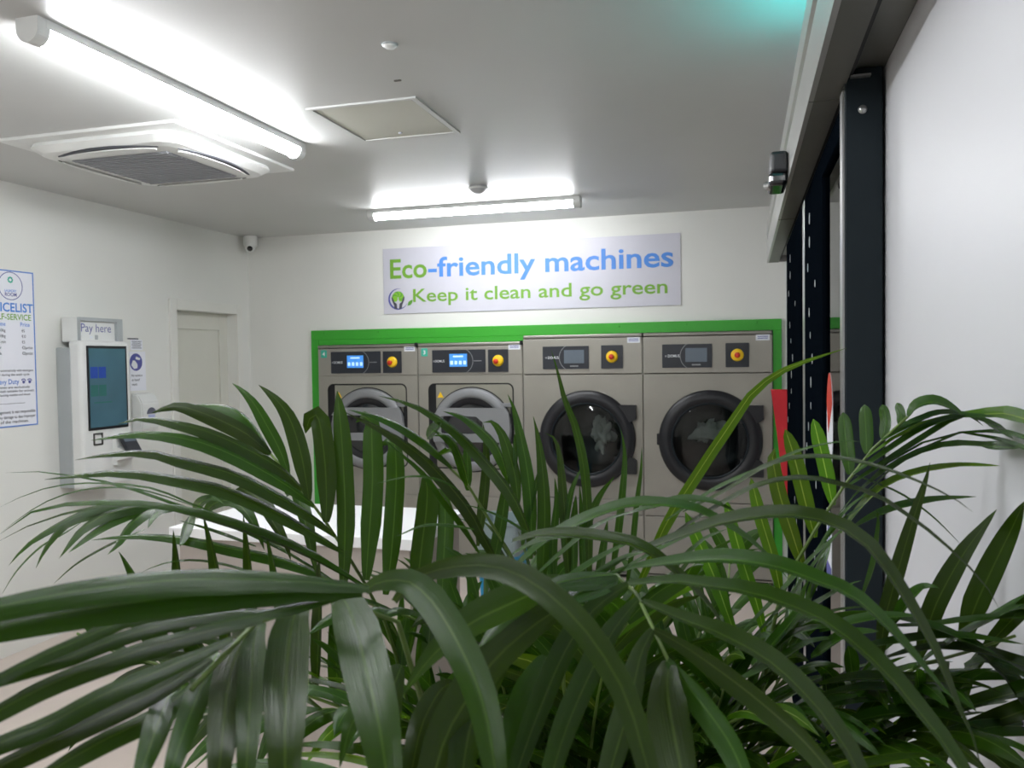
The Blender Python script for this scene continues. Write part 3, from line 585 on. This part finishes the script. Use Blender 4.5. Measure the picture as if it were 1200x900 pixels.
# ------------------------------------------------------------------ the potted palm
def leaf_material(name, top, rib, trans):
    m = bpy.data.materials.new(name); m.use_nodes = True; nt = m.node_tree; b = nt.nodes['Principled BSDF']; out = nt.nodes['Material Output']; L = nt.links.new
    uv = nt.nodes.new('ShaderNodeUVMap'); sp = nt.nodes.new('ShaderNodeSeparateXYZ'); L(uv.outputs[0], sp.inputs[0])
    oi = nt.nodes.new('ShaderNodeObjectInfo')
    r = nt.nodes.new('ShaderNodeValToRGB'); L(sp.outputs[0], r.inputs[0]); e = r.color_ramp.elements
    e[0].position = 0; e[0].color = lin(top); e[1].position = 1; e[1].color = lin(top)
    for p, c in ((.455, top), (.485, rib), (.515, rib), (.545, top)): k = r.color_ramp.elements.new(p); k.color = lin(c)
    hs = nt.nodes.new('ShaderNodeHueSaturation'); L(r.outputs[0], hs.inputs['Color'])
    ma = nt.nodes.new('ShaderNodeMapRange'); ma.inputs[3].default_value = .7; ma.inputs[4].default_value = 1.35; L(oi.outputs['Random'], ma.inputs[0]); L(ma.outputs[0], hs.inputs['Value'])
    mh = nt.nodes.new('ShaderNodeMapRange'); mh.inputs[3].default_value = .485; mh.inputs[4].default_value = .515; L(oi.outputs['Random'], mh.inputs[0]); L(mh.outputs[0], hs.inputs['Hue'])
    L(hs.outputs[0], b.inputs['Base Color']); b.inputs['Roughness'].default_value = .27; b.inputs['Specular IOR Level'].default_value = .36
    # fine lengthwise pleats
    mp = nt.nodes.new('ShaderNodeMapping'); mp.inputs['Scale'].default_value = (34, 1.2, 1); L(uv.outputs[0], mp.inputs[0])
    n = nt.nodes.new('ShaderNodeTexNoise'); n.inputs['Scale'].default_value = 1; n.inputs['Detail'].default_value = 2; L(mp.outputs[0], n.inputs['Vector'])
    bp = nt.nodes.new('ShaderNodeBump'); bp.inputs['Strength'].default_value = .35; bp.inputs['Distance'].default_value = .002; L(n.outputs['Fac'], bp.inputs['Height']); L(bp.outputs[0], b.inputs['Normal'])
    t = nt.nodes.new('ShaderNodeBsdfTranslucent'); h2 = nt.nodes.new('ShaderNodeHueSaturation'); h2.inputs['Value'].default_value = 2.6; h2.inputs['Hue'].default_value = .48; L(hs.outputs[0], h2.inputs['Color']); L(h2.outputs[0], t.inputs[0])
    mx = nt.nodes.new('ShaderNodeMixShader'); mx.inputs[0].default_value = trans; L(b.outputs[0], mx.inputs[1]); L(t.outputs[0], mx.inputs[2]); L(mx.outputs[0], out.inputs[0]); return m
LEAF = leaf_material('palm_leaf', (34, 61, 7), (56, 84, 24), .28)
LEAFB = leaf_material('palm_leaf_bright', (56, 92, 8), (116, 142, 50), .36)
M_stem = mat('palm_stem', (88, 112, 44), .45, var=.25, scale=14)
M_cane = mat('palm_cane', (96, 112, 56), .5, var=.3, scale=20, bump=.3, bscale=30)
POT = V((-.2, 1.12, 0))
palm = thing('potted_palm', POT, 'large green palm with arching fronds in front of the room', 'plant')
XMAX = .262
def P3(x, y, d):
    r = FWD+RGT*((x-600)/FPX)-UPV*((y-450)/FPX)
    if r.x > 0: d = min(d, XMAX/r.x)
    return CAM+r*d
def catmull(pts, n):
    m = len(pts); out = []
    L = [0.]
    for a, b in zip(pts, pts[1:]): L.append(L[-1]+max((b-a).length, 1e-6))
    for i in range(n+1):
        s = L[-1]*i/n; k = max(j for j in range(m-1) if L[j] <= s+1e-9) if s < L[-1] else m-2
        t = (s-L[k])/(L[k+1]-L[k]); p0 = pts[max(k-1, 0)]; p1 = pts[k]; p2 = pts[k+1]; p3 = pts[min(k+2, m-1)]
        out.append(.5*((2*p1)+(p2-p0)*t+(2*p0-5*p1+4*p2-p3)*t*t+(3*p1-p0-3*p2+p3)*t**3))
    return out
def blade(bm, path, wdir, hw, fold, prof):
    """strip with a midrib fold; path = centre points, wdir = unit width vectors, hw = half width"""
    uvl = bm.loops.layers.uv.verify(); n = len(path)-1; rows = []
    for i, p in enumerate(path):
        t = i/n; T = (path[min(i+1, n)]-path[max(i-1, 0)]).normalized(); W = wdir[i]; N = T.cross(W).normalized(); h = hw*prof(t)
        rows.append([bm.verts.new(p+W*h+N*fold*h*.5), bm.verts.new(p-N*fold*h*.5), bm.verts.new(p-W*h+N*fold*h*.5)])
    for i in range(n):
        for k in range(2):
            f = bm.faces.new((rows[i][k], rows[i][k+1], rows[i+1][k+1], rows[i+1][k])); f.smooth = True
            for l, (u, v) in zip(f.loops, ((k/2, i/n), ((k+1)/2, i/n), ((k+1)/2, (i+1)/n), (k/2, (i+1)/n))): l[uvl].uv = (u, v)
def prof_leaf(t):
    a = .28+.72*min(1, t/.28)**.8
    return max(a*(1-max(0, (t-.42)/.58)**1.9), .02)
def prof_blunt(t):
    a = .3+.7*min(1, t/.3)**.8
    return max(a*(1-max(0, (t-.62)/.38)**3.2), .03)
LEAVES = []            # (pixel size, bmesh, frond, material)
def traced(frond, pts, wpx, d0, d1, k=1., tilt=None, blunt=False, m=None, seg=12):
    pts = list(pts); (ax_, ay_), (bx_, by_) = pts[-2:]
    if bx_ < -10 or by_ > 902 or bx_ > 1203:                # leaves that run out of view go on to their tips
        tot = sum(math.hypot(q[0]-p[0], q[1]-p[1]) for p, q in zip(pts, pts[1:])); l_ = math.hypot(bx_-ax_, by_-ay_)
        pts.append((bx_+(bx_-ax_)/l_*tot*.45, by_+(by_-ay_)/l_*tot*.45+tot*.04))
    n = len(pts); P = []
    L = [0.]
    for a, b in zip(pts, pts[1:]): L.append(L[-1]+math.hypot(b[0]-a[0], b[1]-a[1]))
    for q, l in zip(pts, L):
        t = l/L[-1]; P.append(P3(q[0], q[1], d0+(d1-d0)*(1-(1-t)**k)))
    path = catmull(P, seg); dm = sum((p-CAM).dot(FWD) for p in path)/len(path)
    app = wpx/FPX*dm; true = max(app, min(.022, app*2.6)); ct_ = app/true
    if tilt is not None: ct_ = math.cos(math.radians(abs(tilt)))
    s_ = math.sqrt(max(0, 1-ct_*ct_)); wd = []
    perps = []
    for i, p in enumerate(path):
        T = (path[min(i+1, seg)]-path[max(i-1, 0)]).normalized(); v = (p-CAM).normalized(); perps.append((T.cross(v).normalized(), v, T))
    sg_ = 1 if sum(a.dot(UPV) for a, _, _ in perps) >= 0 else -1
    if tilt is not None and tilt < 0: s_ = -s_
    for a, v, T in perps:
        W = a*sg_*ct_+v*s_; W = (W-T*W.dot(T)).normalized(); wd.append(W)
    bm = B(); blade(bm, path, wd, app/ct_/2 if tilt is not None else true/2, .35, prof_blunt if blunt else prof_leaf)
    LEAVES.append((wpx*L[-1], bm, frond, m or LEAF))
def rachis(pts, depths, r0=.005, r1=.0015, toward=True):
    """stalk through traced points, run down to the pot"""
    n = len(pts); P = [P3(q[0], q[1], depths[0]+(depths[1]-depths[0])*i/(n-1)) for i, q in enumerate(pts)]
    b = POT+V((random.uniform(-.07, .07), random.uniform(-.07, .07), .42)); q = P[0]; mid = b.lerp(q, .5); mid.x = b.x+(q.x-b.x)*.3; mid.y = b.y+(q.y-b.y)*.3; mid.z = b.z+(q.z-b.z)*.62
    path = catmull([b, mid]+P, 22); bm = B(); tube(bm, path, [r0+(r1-r0)*i/22 for i in range(23)], 6)
    o = obj('frond', bm, M_stem, palm, True); return o, catmull(P, 24)
def T_(s):  # 'x,y x,y ...'
    return [tuple(float(v) for v in p.split(',')) for p in s.split()]
# ---- frond A: upper left, seen against wall, door and washers
fA, _ = rachis(T_('500,900 470,790 455,738 430,688 412,658 393,628 372,598 354,574 338,556 317,532'), (1.05, .98))
for s, w_, d1 in (('317,532 290,510 260,494 230,482 205,476 178,484', 20, .93), ('317,532 300,508 285,490 268,480 250,476 222,475', 12, .98),
                  ('354,574 328,550 286,526 240,506 200,496 180,492 160,491 138,497', 15, .86), ('368,593 330,566 280,538 236,520 200,512 170,509 140,511 107,516', 16, .83),
                  ('393,628 364,606 320,580 270,556 200,538 180,532 140,531 88,539', 15, .82), ('402,647 370,628 320,600 260,574 200,562 180,558 130,554 52,562', 15, .8),
                  ('430,688 400,668 360,644 320,626 280,612 240,600 200,593 160,588 100,588 60,593 32,602 0,626', 9, .85), ('430,690 380,660 320,632 260,612 220,600 180,592 120,592 60,606 20,622 -5,636', 5, .88)):
    traced(fA, T_(s), w_, .98, d1)
for s, w_ in (('338,556 333,540 324,520 312,498 298,474 284,458 272,449', 16), ('362,586 358,560 352,530 343,500 333,480 318,463 303,451', 21)): traced(fA, T_(s), w_, .98, 1.0, tilt=12)
for s, w_ in (('382,612 383,580 381,540 376,500 371,486 363,490 358,508', 23), ('402,690 404,650 405,600 403,550 400,505 397,475 395,458', 21), ('429,680 432,640 435,600 437,560 436,515 435,494 428,487 417,495', 24),
              ('452,697 456,670 459,640 462,600 464,560 463,530 461,518 452,517 444,523', 22), ('486,700 491,670 496,630 500,600 501,572 497,554', 26), ('518,706 520,660 522,620 521,592 514,572', 19)):
    traced(fA, T_(s), w_, 1.0, 1.03, tilt=random.choice((-14, 14)), blunt=True, seg=16)
# ---- frond C: drooping tips far left
fC, _ = rachis(T_('520,860 450,720 400,690 340,648 290,622 240,602 210,594 180,591'), (1.1, 1.05), .004)
for s, w_ in (('200,594 166,590 130,592 100,600 60,620 30,640 10,663', 10), ('190,592 150,594 110,602 80,612 62,630 50,648 42,666', 10), ('205,594 180,592 150,597 120,606 95,622 80,640 69,655', 12),
              ('200,594 160,600 130,612 105,628 80,648', 10), ('205,595 180,598 165,606 150,620 140,636 126,650', 9), ('208,596 190,598 180,606 173,619', 4), ('226,602 221,612 216,630 211,640', 6),
              ('400,690 370,672 320,655 260,642 220,633 160,628 107,633', 13)): traced(fC, T_(s), w_, 1.07, .95)
for s, w_ in (('400,686 360,660 300,628 232,600 200,588 140,568 84,557 36,552 6,554', 4), ('280,612 220,588 180,572 130,566 80,567 40,576 0,594', 2.5), ('230,594 190,580 150,571 100,573 60,585 30,602 0,625', 2),
              ('95,612 75,625 48,640 20,668 2,697', 2), ('170,620 130,637 90,660 62,685', 2.5), ('330,680 290,668 250,658 215,656 185,662 162,673', 3), ('300,640 270,628 240,618 210,610', 3)): traced(fC, T_(s), w_, 1.07, .95)
for s, w_ in (('240,602 250,590 268,586 284,594 298,615 310,645', 15), ('270,592 284,577 298,579 310,592 322,614 334,635 341,658', 17), ('335,580 346,572 353,592 361,622 366,650 372,678', 16), ('228,600 236,588 250,584 262,590', 10)): traced(fC, T_(s), w_, 1.1, 1.02, 2, tilt=35)
# ---- frond F: low left, leaflets standing up behind the near leaves
fF, rF = rachis(T_('560,905 450,850 340,808 240,790 150,770 90,742'), (1.0, .95), .004)
for s, w_ in (('275,790 262,730 254,680 246,635 238,603', 14), ('308,800 298,730 292,680 289,640 285,602', 13), ('340,806 330,720 323,680 317,648 311,618', 11), ('235,790 215,735 209,690 206,650 203,621', 14),
              ('215,786 190,745 165,695 150,664 139,646', 15), ('185,778 150,765 118,745 100,732 86,720', 12), ('200,782 175,745 150,722 128,712', 16), ('255,790 225,750 190,722 165,712', 15), ('160,772 130,775 90,790 50,800 20,812', 12),
              ('370,815 372,740 374,690 374,650', 12), ('395,825 392,760 388,720', 15), ('240,792 205,830 165,870', 15), ('300,800 250,840 210,890', 16), ('180,778 140,800 105,840 80,880', 14), ('345,810 320,850 300,900', 16), ('280,795 235,770 200,765 150,780', 14), ('330,805 290,770 255,752 210,745', 14)):
    traced(fF, T_(s), w_, 1.0, .98)
# ---- frond G: centre, in front of washer 3
fG, _ = rachis(T_('640,900 622,720 600,655 584,628 568,600 548,568 530,548 512,534'), (1.0, .98))
for s, w_ in (('628,650 610,602 592,570 570,544 540,512 512,490 480,473 444,464', 13), ('584,662 566,630 548,598 524,568 500,542 470,518 440,500 404,483', 15), ('530,548 504,524 472,502 440,488 408,480', 9), ('562,648 544,618 520,586 496,554 468,530 452,516', 7),
              ('548,568 540,540 530,518 519,510 508,511', 8), ('500,512 508,504 518,496', 6), ('594,560 588,540 578,520 560,502 540,488 519,482', 10), ('512,534 530,524 520,512 506,503', 5)): traced(fG, T_(s), w_, .98, .9)
for s, w_ in (('560,640 565,600 569,562 570,530 566,496', 12), ('607,592 604,562 597,534 588,508 576,494 566,495', 15), ('548,575 548,550 546,516', 11), ('576,668 586,620 592,580 596,545', 15), ('622,655 622,600 618,555 610,512 602,478 595,462', 16),
              ('634,700 637,640 638,590 635,545 630,510 625,488', 16), ('604,548 604,525 603,508', 6), ('612,640 618,605 627,572 633,546', 9), ('560,700 545,660 520,640', 12), ('600,700 592,670 575,650 556,645', 12)): traced(fG, T_(s), w_, .99, 1.0, tilt=20)
for s, w_ in (('540,576 520,564 496,558 472,559 440,567', 2.5), ('556,620 540,617 512,614 490,617 462,630', 3.5), ('640,640 600,612 570,598 540,590', 3)): traced(fG, T_(s), w_, .9, .86)
# ---- frond H: uprights before the dryers, with the one long diagonal leaf
fH, _ = rachis(T_('720,900 700,780 690,720 684,690 680,668'), (1.02, 1.0))
for s, w_, bright in (('690,700 690,640 688,590 684,545 674,500 662,470 654,438 646,410', 11, 0), ('668,690 664,640 660,580 656,535 650,514 638,507', 12, 0), ('684,690 682,640 681,600 679,568', 8, 0), ('716,680 724,625 729,580 732,540 730,515 727,502', 9, 1), ('734,690 741,640 746,590 751,552 752,524', 7, 1),
                      ('680,640 690,610 702,582 720,558', 9, 0), ('660,640 664,605 671,572 682,547', 8, 0), ('672,680 672,630 675,580', 12, 1), ('650,690 648,640 652,590 650,560', 10, 0), ('735,715 755,672 772,632 790,598 812,564 838,524 860,492 878,465 900,445 926,430 960,418 992,408', 13, 1), ('700,690 706,650 712,610', 10, 1), ('645,700 640,650 644,610', 14, 0)):
    traced(fH, T_(s), w_, 1.0, 1.02, tilt=random.choice((-20, 20)), m=LEAFB if bright else LEAF, seg=16)
# ---- frond K: right, fan of blades before the entrance
fK, _ = rachis(T_('880,900 895,800 905,740 915,700 940,645 968,602 994,562 1016,534 1034,514 1052,498 1064,488'), (1.0, .92))
for s, w_ in (('1055,499 1056,486 1051,472', 10), ('1034,514 1038,494 1034,474', 12), ('1016,532 1015,505 1013,474', 15), ('996,556 992,520 988,483', 16), ('976,592 967,548 958,510 953,491', 17), ('955,630 944,588 930,532 920,503', 18), ('942,668 928,625 913,578 905,535 908,525', 18),
              ('916,700 906,655 891,605 880,560', 15), ('896,745 887,708 874,670 860,622 850,584', 15), ('862,745 852,718 836,674 820,638 803,600', 16)): traced(fK, T_(s), w_, .97, .99, tilt=random.choice((-12, 12)), blunt=True, m=LEAFB)
for s, w_ in (('1064,488 1072,476 1088,470 1104,472 1130,486', 12), ('1050,502 1075,492 1100,484 1130,485', 6), ('1034,516 1070,496 1100,484 1132,486 1152,499', 7), ('1016,536 1050,512 1090,494 1130,487 1170,483 1204,491', 8), ('1000,556 1040,528 1085,500 1124,488 1175,489', 7), ('990,572 1040,540 1090,508 1130,486 1160,496 1188,515', 7),
              ('975,612 1020,560 1060,530 1100,512 1130,507 1160,512 1204,526', 3), ('970,622 1030,562 1080,526 1110,510 1145,506 1175,506 1204,514', 3), ('1000,582 1030,556 1060,538 1080,529 1104,522 1130,520 1160,522 1196,525', 7),
              ('985,625 1010,592 1034,570 1060,558 1088,550 1116,546 1134,545 1172,546', 8), ('1000,618 1026,604 1056,593 1076,589 1100,585 1144,582', 9), ('1000,556 1050,576 1078,594 1100,612 1126,638', 2.5), ('1010,700 1024,660 1030,610 1026,596', 6), ('960,640 990,600 1020,575', 4), ('950,655 985,612 1015,590', 4)): traced(fK, T_(s), w_, .93, .9, m=LEAFB)
# ---- frond N: nearer, coming forward with arching ribbons to the right
fN, _ = rachis(T_('660,800 668,720 690,675 720,673 740,688 752,708 766,738 784,776'), (.9, .6), .004)
for s, w_, d0, d1 in (('600,668 630,640 656,622 700,602 740,590 780,590 820,598 870,626 896,648 925,680', 12, .78, .7), ('740,600 770,592 800,585 830,587 850,594 870,604', 8, .8, .75), ('628,674 660,646 690,622 720,606 756,597', 5, .8, .75),
                      ('600,634 630,626 664,625 700,629 740,636 764,648 790,668 812,688 836,716 856,750', 13, .75, .65), ('600,650 630,634 670,628 700,630 730,640', 6, .76, .72), ('740,648 800,626 840,612 880,604 920,601 956,605 994,620 1020,640 1044,672 1064,704 1080,732 1098,766 1114,806 1126,836 1140,864 1150,900', 16, .72, .55),
                      ('740,664 800,656 840,653 880,656 920,664 956,678 996,694 1030,722 1056,750 1080,778 1104,806 1124,826', 18, .68, .55), ('735,684 770,680 800,680 826,684 860,688 896,696 940,712 976,730 1010,758 1034,780 1056,804 1080,834 1104,864 1130,904', 20, .64, .5),
                      ('752,704 800,724 840,738 880,758 910,778 936,802 960,828 980,856 996,880 1008,905', 23, .6, .47), ('766,738 800,757 836,782 876,812 912,842 940,868 972,905', 27, .58, .45), ('782,774 802,800 822,826 840,850 856,875 872,910', 30, .56, .45), ('784,775 781,800 783,830 790,870 800,920', 50, .56, .46),
                      ('722,674 690,678 655,684 630,692', 15, .64, .55), ('720,675 690,690 660,708', 15, .64, .56), ('736,685 712,700 688,722 660,765 630,835 605,905', 28, .62, .48), ('748,702 732,720 714,745 690,790 664,850 645,910', 30, .6, .46), ('765,738 752,762 744,792 736,830 724,870 712,912', 30, .57, .45),
                      ('690,672 640,690 600,715 560,760', 20, .66, .55), ('770,640 810,612 850,588 890,568 940,560 985,568 1025,580 1060,602 1100,632 1150,680 1172,716', 6, .8, .6), ('800,600 850,575 900,545 950,535 1000,540 1050,554 1110,580 1140,600', 5, .82, .6), ('780,610 840,572 890,550 940,527 990,517 1010,518', 4, .85, .7)):
    traced(fN, T_(s), w_, d0, d1, tilt=-28 if w_ >= 27 else None, seg=18)
for s, w_ in (('610,720 650,690 700,655 750,630', 7), ('630,740 680,690 730,655 780,640', 8), ('700,680 740,665 775,662', 5), ('720,672 780,640 830,616 850,600', 4), ('800,655 825,632 852,620', 3), ('640,720 700,676 740,650', 6), ('660,700 700,690 740,660', 5),
              ('880,780 920,735 950,700', 8), ('905,760 940,720 985,690 1010,680', 6), ('900,770 925,745 960,735 1000,736', 7), ('860,800 900,780 950,752 990,748', 8), ('870,740 910,700 950,655 1000,610', 5), ('880,750 925,700 970,640 1010,595', 4)):
    traced(fN, T_(s), w_, .88, .82, m=LEAFB)
for s, w_ in (('860,780 850,700 845,660 848,640', 10), ('840,780 825,710 822,680', 9), ('590,720 575,680 560,655 545,648', 9), ('545,730 530,690 520,660', 12), ('560,770 556,710 548,670', 16), ('600,770 610,720 640,690', 12), ('500,780 505,720 510,690', 16), ('470,790 472,750 478,715', 15), ('780,780 770,720 765,690', 12), ('815,790 800,730 790,700', 12)):
    traced(fH, T_(s), w_, 1.05, 1.08, tilt=15)
# ---- frond P: closest, lower left, broad glossy leaflets hanging down
fP, _ = rachis(T_('520,905 490,800 462,720 430,691 380,704 356,709 328,720 304,728 280,741 258,760 240,782 224,808'), (.62, .46), .005)
for s, w_, d1 in (('432,690 360,683 280,680 200,682 120,690 60,700 0,712 -60,728', 24, .4), ('425,694 340,693 260,697 180,705 100,716 40,727 0,735 -60,752', 27, .4), ('352,706 320,707 280,708 240,712 180,720 140,730 100,748 50,770 0,795 -40,818', 15, .42), ('330,716 280,719 240,724 180,736 130,752 80,772 20,790 -40,812', 17, .42),
                  ('308,727 270,734 240,742 180,758 140,772 80,794 40,812 0,834 -40,856', 23, .41), ('272,748 240,764 180,790 120,816 60,848 0,872 -40,890', 24, .41), ('248,772 200,802 140,832 80,860 20,890 -20,910', 24, .41), ('228,802 180,840 120,870 60,905', 24, .42), ('400,700 350,712 300,722 250,732 200,746', 12, .44)):
    traced(fP, T_(s), w_*(1.35 if w_ in (24, 27) and d1 == .4 else 1.05), .5, d1, tilt=38, seg=18)
for s, w_ in (('384,703 393,696 404,704 418,738 428,780 438,820 446,860 454,915', 52), ('340,714 350,709 343,728 338,760 335,800 334,850 334,915', 48), ('296,733 304,729 298,748 295,790 292,840 288,912', 30), ('272,747 286,746 276,770 268,800 262,850 256,912', 38), ('244,778 254,766 238,800 222,840 208,880 198,915', 28), ('220,812 206,800 190,835 174,880 162,915', 30),
              ('428,692 440,684 458,680 480,682 502,700 520,725 540,760 558,800 570,840 577,880 582,915', 37), ('462,705 484,679 512,668 552,662 590,666 616,678 648,700 680,732 700,758 724,796 742,840 756,890 764,918', 30)):
    traced(fP, T_(s), w_*1.08, .55, .4, 2.2, tilt=0, seg=20)
for s, w_ in (('660,680 630,692 600,705 560,724 530,745 500,775 472,815', 38), ('680,690 660,708 620,735 580,770 550,812 522,860 505,915', 44), ('530,800 516,808 500,835 490,862 480,912', 26), ('440,800 418,838 408,858 398,900', 24), ('600,760 570,800 550,850 540,910', 40), ('640,770 620,820 605,870 600,915', 40), ('470,780 455,820 448,870 450,915', 40)):
    traced(fP, T_(s), w_, .62, .52, 2, tilt=-30, seg=16)
# ---- frond Q: right, before the white wall panel
fQ, _ = rachis(T_('960,905 1000,840 1040,800 1090,775 1140,762 1190,745'), (.92, .8), .004)
for s, w_ in (('1030,780 1036,730 1046,690 1058,648 1072,602 1084,566 1090,542', 18), ('1078,770 1090,725 1104,692 1128,650 1150,620 1168,597', 24), ('1128,760 1138,722 1152,688 1170,650 1187,616 1200,588', 28), ('1140,790 1160,755 1180,732 1204,708', 18), ('1110,775 1090,810 1060,850 1040,900', 20), ('1150,762 1130,800 1110,850 1096,905', 20), ('1050,800 1020,830 985,880', 18)): traced(fQ, T_(s), w_, .86, .82, tilt=15, seg=14)
for s, w_ in (('1030,733 1080,733 1120,728 1150,725 1204,720', 8), ('1070,785 1100,760 1140,736 1160,726 1180,714 1204,704', 9), ('1046,730 1064,704 1084,688 1100,689', 10), ('960,802 1000,794 1036,794 1080,796 1140,800 1174,813', 12), ('960,815 1010,806 1050,808 1100,820 1142,837', 10), ('960,880 1020,868 1080,846 1140,824 1204,806', 16), ('960,896 1040,886 1100,872 1160,846 1204,830', 22),
              ('1000,760 1060,750 1120,745 1200,755', 10), ('1040,770 1090,758 1150,762 1204,780', 12), ('1130,780 1160,772 1204,785', 14), ('1020,720 1060,725 1110,740 1170,768', 9), ('980,850 1040,835 1100,838 1160,858', 14), ('1100,740 1140,755 1180,790 1204,820', 16), ('1060,850 1110,860 1160,880 1190,905', 20), ('960,740 1000,728 1040,722 1080,722', 10), ('950,770 990,745 1030,740', 10)): traced(fQ, T_(s), w_, .84, .78)
# ---- fronds farther back that fill the heart of the plant
def auto_frond(pts, depths, n, L0, ang, seed, w=.02, droop=.35, m=None, r0=.004):
    rnd = random.Random(seed); o, R_ = rachis(T_(pts), depths, r0)
    for i in range(n):
        t = .08+.92*i/(n-1); k = min(int(t*24), 23); p = R_[k].lerp(R_[k+1], t*24-k); T = (R_[k+1]-R_[k]).normalized()
        up = (V((0, 0, 1))-T*T.z); up = up.normalized() if up.length > .1 else -FWD
        side = T.cross(up).normalized()
        for s in (-1, 1):
            L = L0*(1-.55*t**2)*(.6+.4*min(1, t/.25))*rnd.uniform(.85, 1.1); a = math.radians(ang*(1-.5*t)+rnd.uniform(-8, 8))
            d = (T*math.cos(a)+side*s*math.sin(a)+up*rnd.uniform(.1, .3)).normalized(); path = []
            for j in range(9):
                u = j/8; q = p+d*L*u-V((0, 0, 1))*droop*L*u*u
                if q.x > XMAX: q.x = XMAX
                if q.y < .36: q.y = .36
                path.append(q)
            wd = []
            roll = rnd.uniform(-.5, .5)
            for j in range(9):
                Tl = (path[min(j+1, 8)]-path[max(j-1, 0)]); Tl = Tl.normalized() if Tl.length > 1e-6 else d
                W = Tl.cross(up*math.cos(roll)+side*math.sin(roll)); wd.append(W.normalized() if W.length > .05 else Tl.orthogonal().normalized())
            bm = B(); blade(bm, path, wd, w/2*rnd.uniform(.85, 1.15), .4, prof_leaf)
            dep = (p-CAM).dot(FWD); LEAVES.append((.45*w*L*(FPX/dep)**2*(.5 if p.z < 1.0 else 1), bm, o, m or (LEAFB if rnd.random() < .25 else LEAF)))
auto_frond('640,1000 600,860 560,780 500,730 440,715', (1.1, 1.0), 12, .3, 65, 1)
auto_frond('660,1000 650,880 640,780 630,710 600,670', (1.15, 1.1), 12, .3, 55, 2)
auto_frond('700,1000 720,880 740,790 770,720 800,690', (1.1, 1.0), 12, .3, 60, 3)
auto_frond('720,1000 780,880 840,800 890,760 930,740', (1.1, .95), 12, .3, 60, 4)
auto_frond('740,1000 850,900 950,840 1020,810 1080,800', (1.05, .85), 12, .26, 60, 5)
auto_frond('620,1000 540,900 460,850 380,830 300,840', (1.05, .9), 12, .28, 65, 6)
auto_frond('760,1000 820,900 880,830 920,770 950,700', (1.0, .95), 12, .26, 50, 7)
auto_frond('680,1000 690,900 700,820 715,760 735,730', (1.0, .85), 10, .28, 60, 8)
auto_frond('600,1000 560,920 520,870 470,840 420,830', (1.0, .85), 10, .25, 60, 9)
auto_frond('800,1000 900,920 980,880 1060,860 1130,860', (.95, .8), 12, .24, 60, 10)
auto_frond('690,1000 760,920 830,860 900,830 960,830', (1.0, .85), 12, .26, 60, 11)
auto_frond('650,1000 610,930 570,850 560,780 570,720', (1.2, 1.2), 10, .28, 50, 12)
auto_frond('740,1000 790,900 830,800 850,720 855,660', (1.2, 1.25), 10, .25, 45, 13)
auto_frond('720,1020 680,960 600,930 480,910 380,915', (.95, .7), 10, .25, 60, 14)
auto_frond('740,1020 800,960 880,930 960,915 1040,920', (.9, .7), 10, .22, 60, 15)
for k_, (x_, y_, d_) in enumerate(((520, 700, 1.15), (610, 690, 1.2), (690, 720, 1.15), (760, 700, 1.2), (820, 740, 1.1), (470, 760, 1.1), (580, 760, 1.0), (660, 790, .95), (740, 800, .95), (850, 800, .95), (930, 760, 1.05), (1000, 800, .9), (1080, 830, .82), (520, 830, .9), (420, 800, .95))):
    auto_frond('%d,1000 %d,%d %d,%d %d,%d' % (690+(x_-690)*.2, 690+(x_-690)*.5, 930, 690+(x_-690)*.85, y_+70, x_, y_), (1.05, d_), 11, .24, 50, 40+k_, w=.017)
# 300 largest leaflets are parts of their own, the smaller rest is joined
LEAVES.sort(key=lambda l: -l[0])
rest = B(); ruv = rest.loops.layers.uv.verify()
for i, (sz, bm, fr, m) in enumerate(LEAVES):
    if i < 300: obj('leaflet', bm, m, fr)
    else:
        luv = bm.loops.layers.uv.verify(); bm.verts.index_update(); mp = [rest.verts.new(v.co) for v in bm.verts]
        for f in bm.faces:
            nf = rest.faces.new([mp[v.index] for v in f.verts]); nf.smooth = True
            for a, b in zip(nf.loops, f.loops): a[ruv].uv = b[luv].uv
        bm.free()
if len(rest.verts): obj('small_leaflets', rest, LEAF, palm, kind='stuff')
print('leaflets', len(LEAVES))
# canes, pot, soil
for k in range(5):
    a = k*2*math.pi/5+.4; b0 = POT+V((.06*math.cos(a), .06*math.sin(a), .34)); bm = B()
    tube(bm, [b0, b0+V((.02*math.cos(a), .02*math.sin(a), .2)), b0+V((.05*math.cos(a), .05*math.sin(a), .42))], [.016, .013, .01], 10); obj('cane', bm, M_cane, palm)
bm = B(); lathe(bm, [(0, 0), (.15, 0), (.155, .01), (.185, .36), (.195, .37), (.195, .39), (.18, .39), (.172, .34)], POT, (0, 0, 1), 40); obj('pot', bm, mat('pot_grey', (70, 72, 76), .5), palm)
bm = B(); lathe(bm, [(.174, .35), (.1, .36), (0, .365)], POT, (0, 0, 1), 30); obj('soil', bm, mat('potting_soil', (58, 44, 34), .9, var=.4, scale=60), palm)
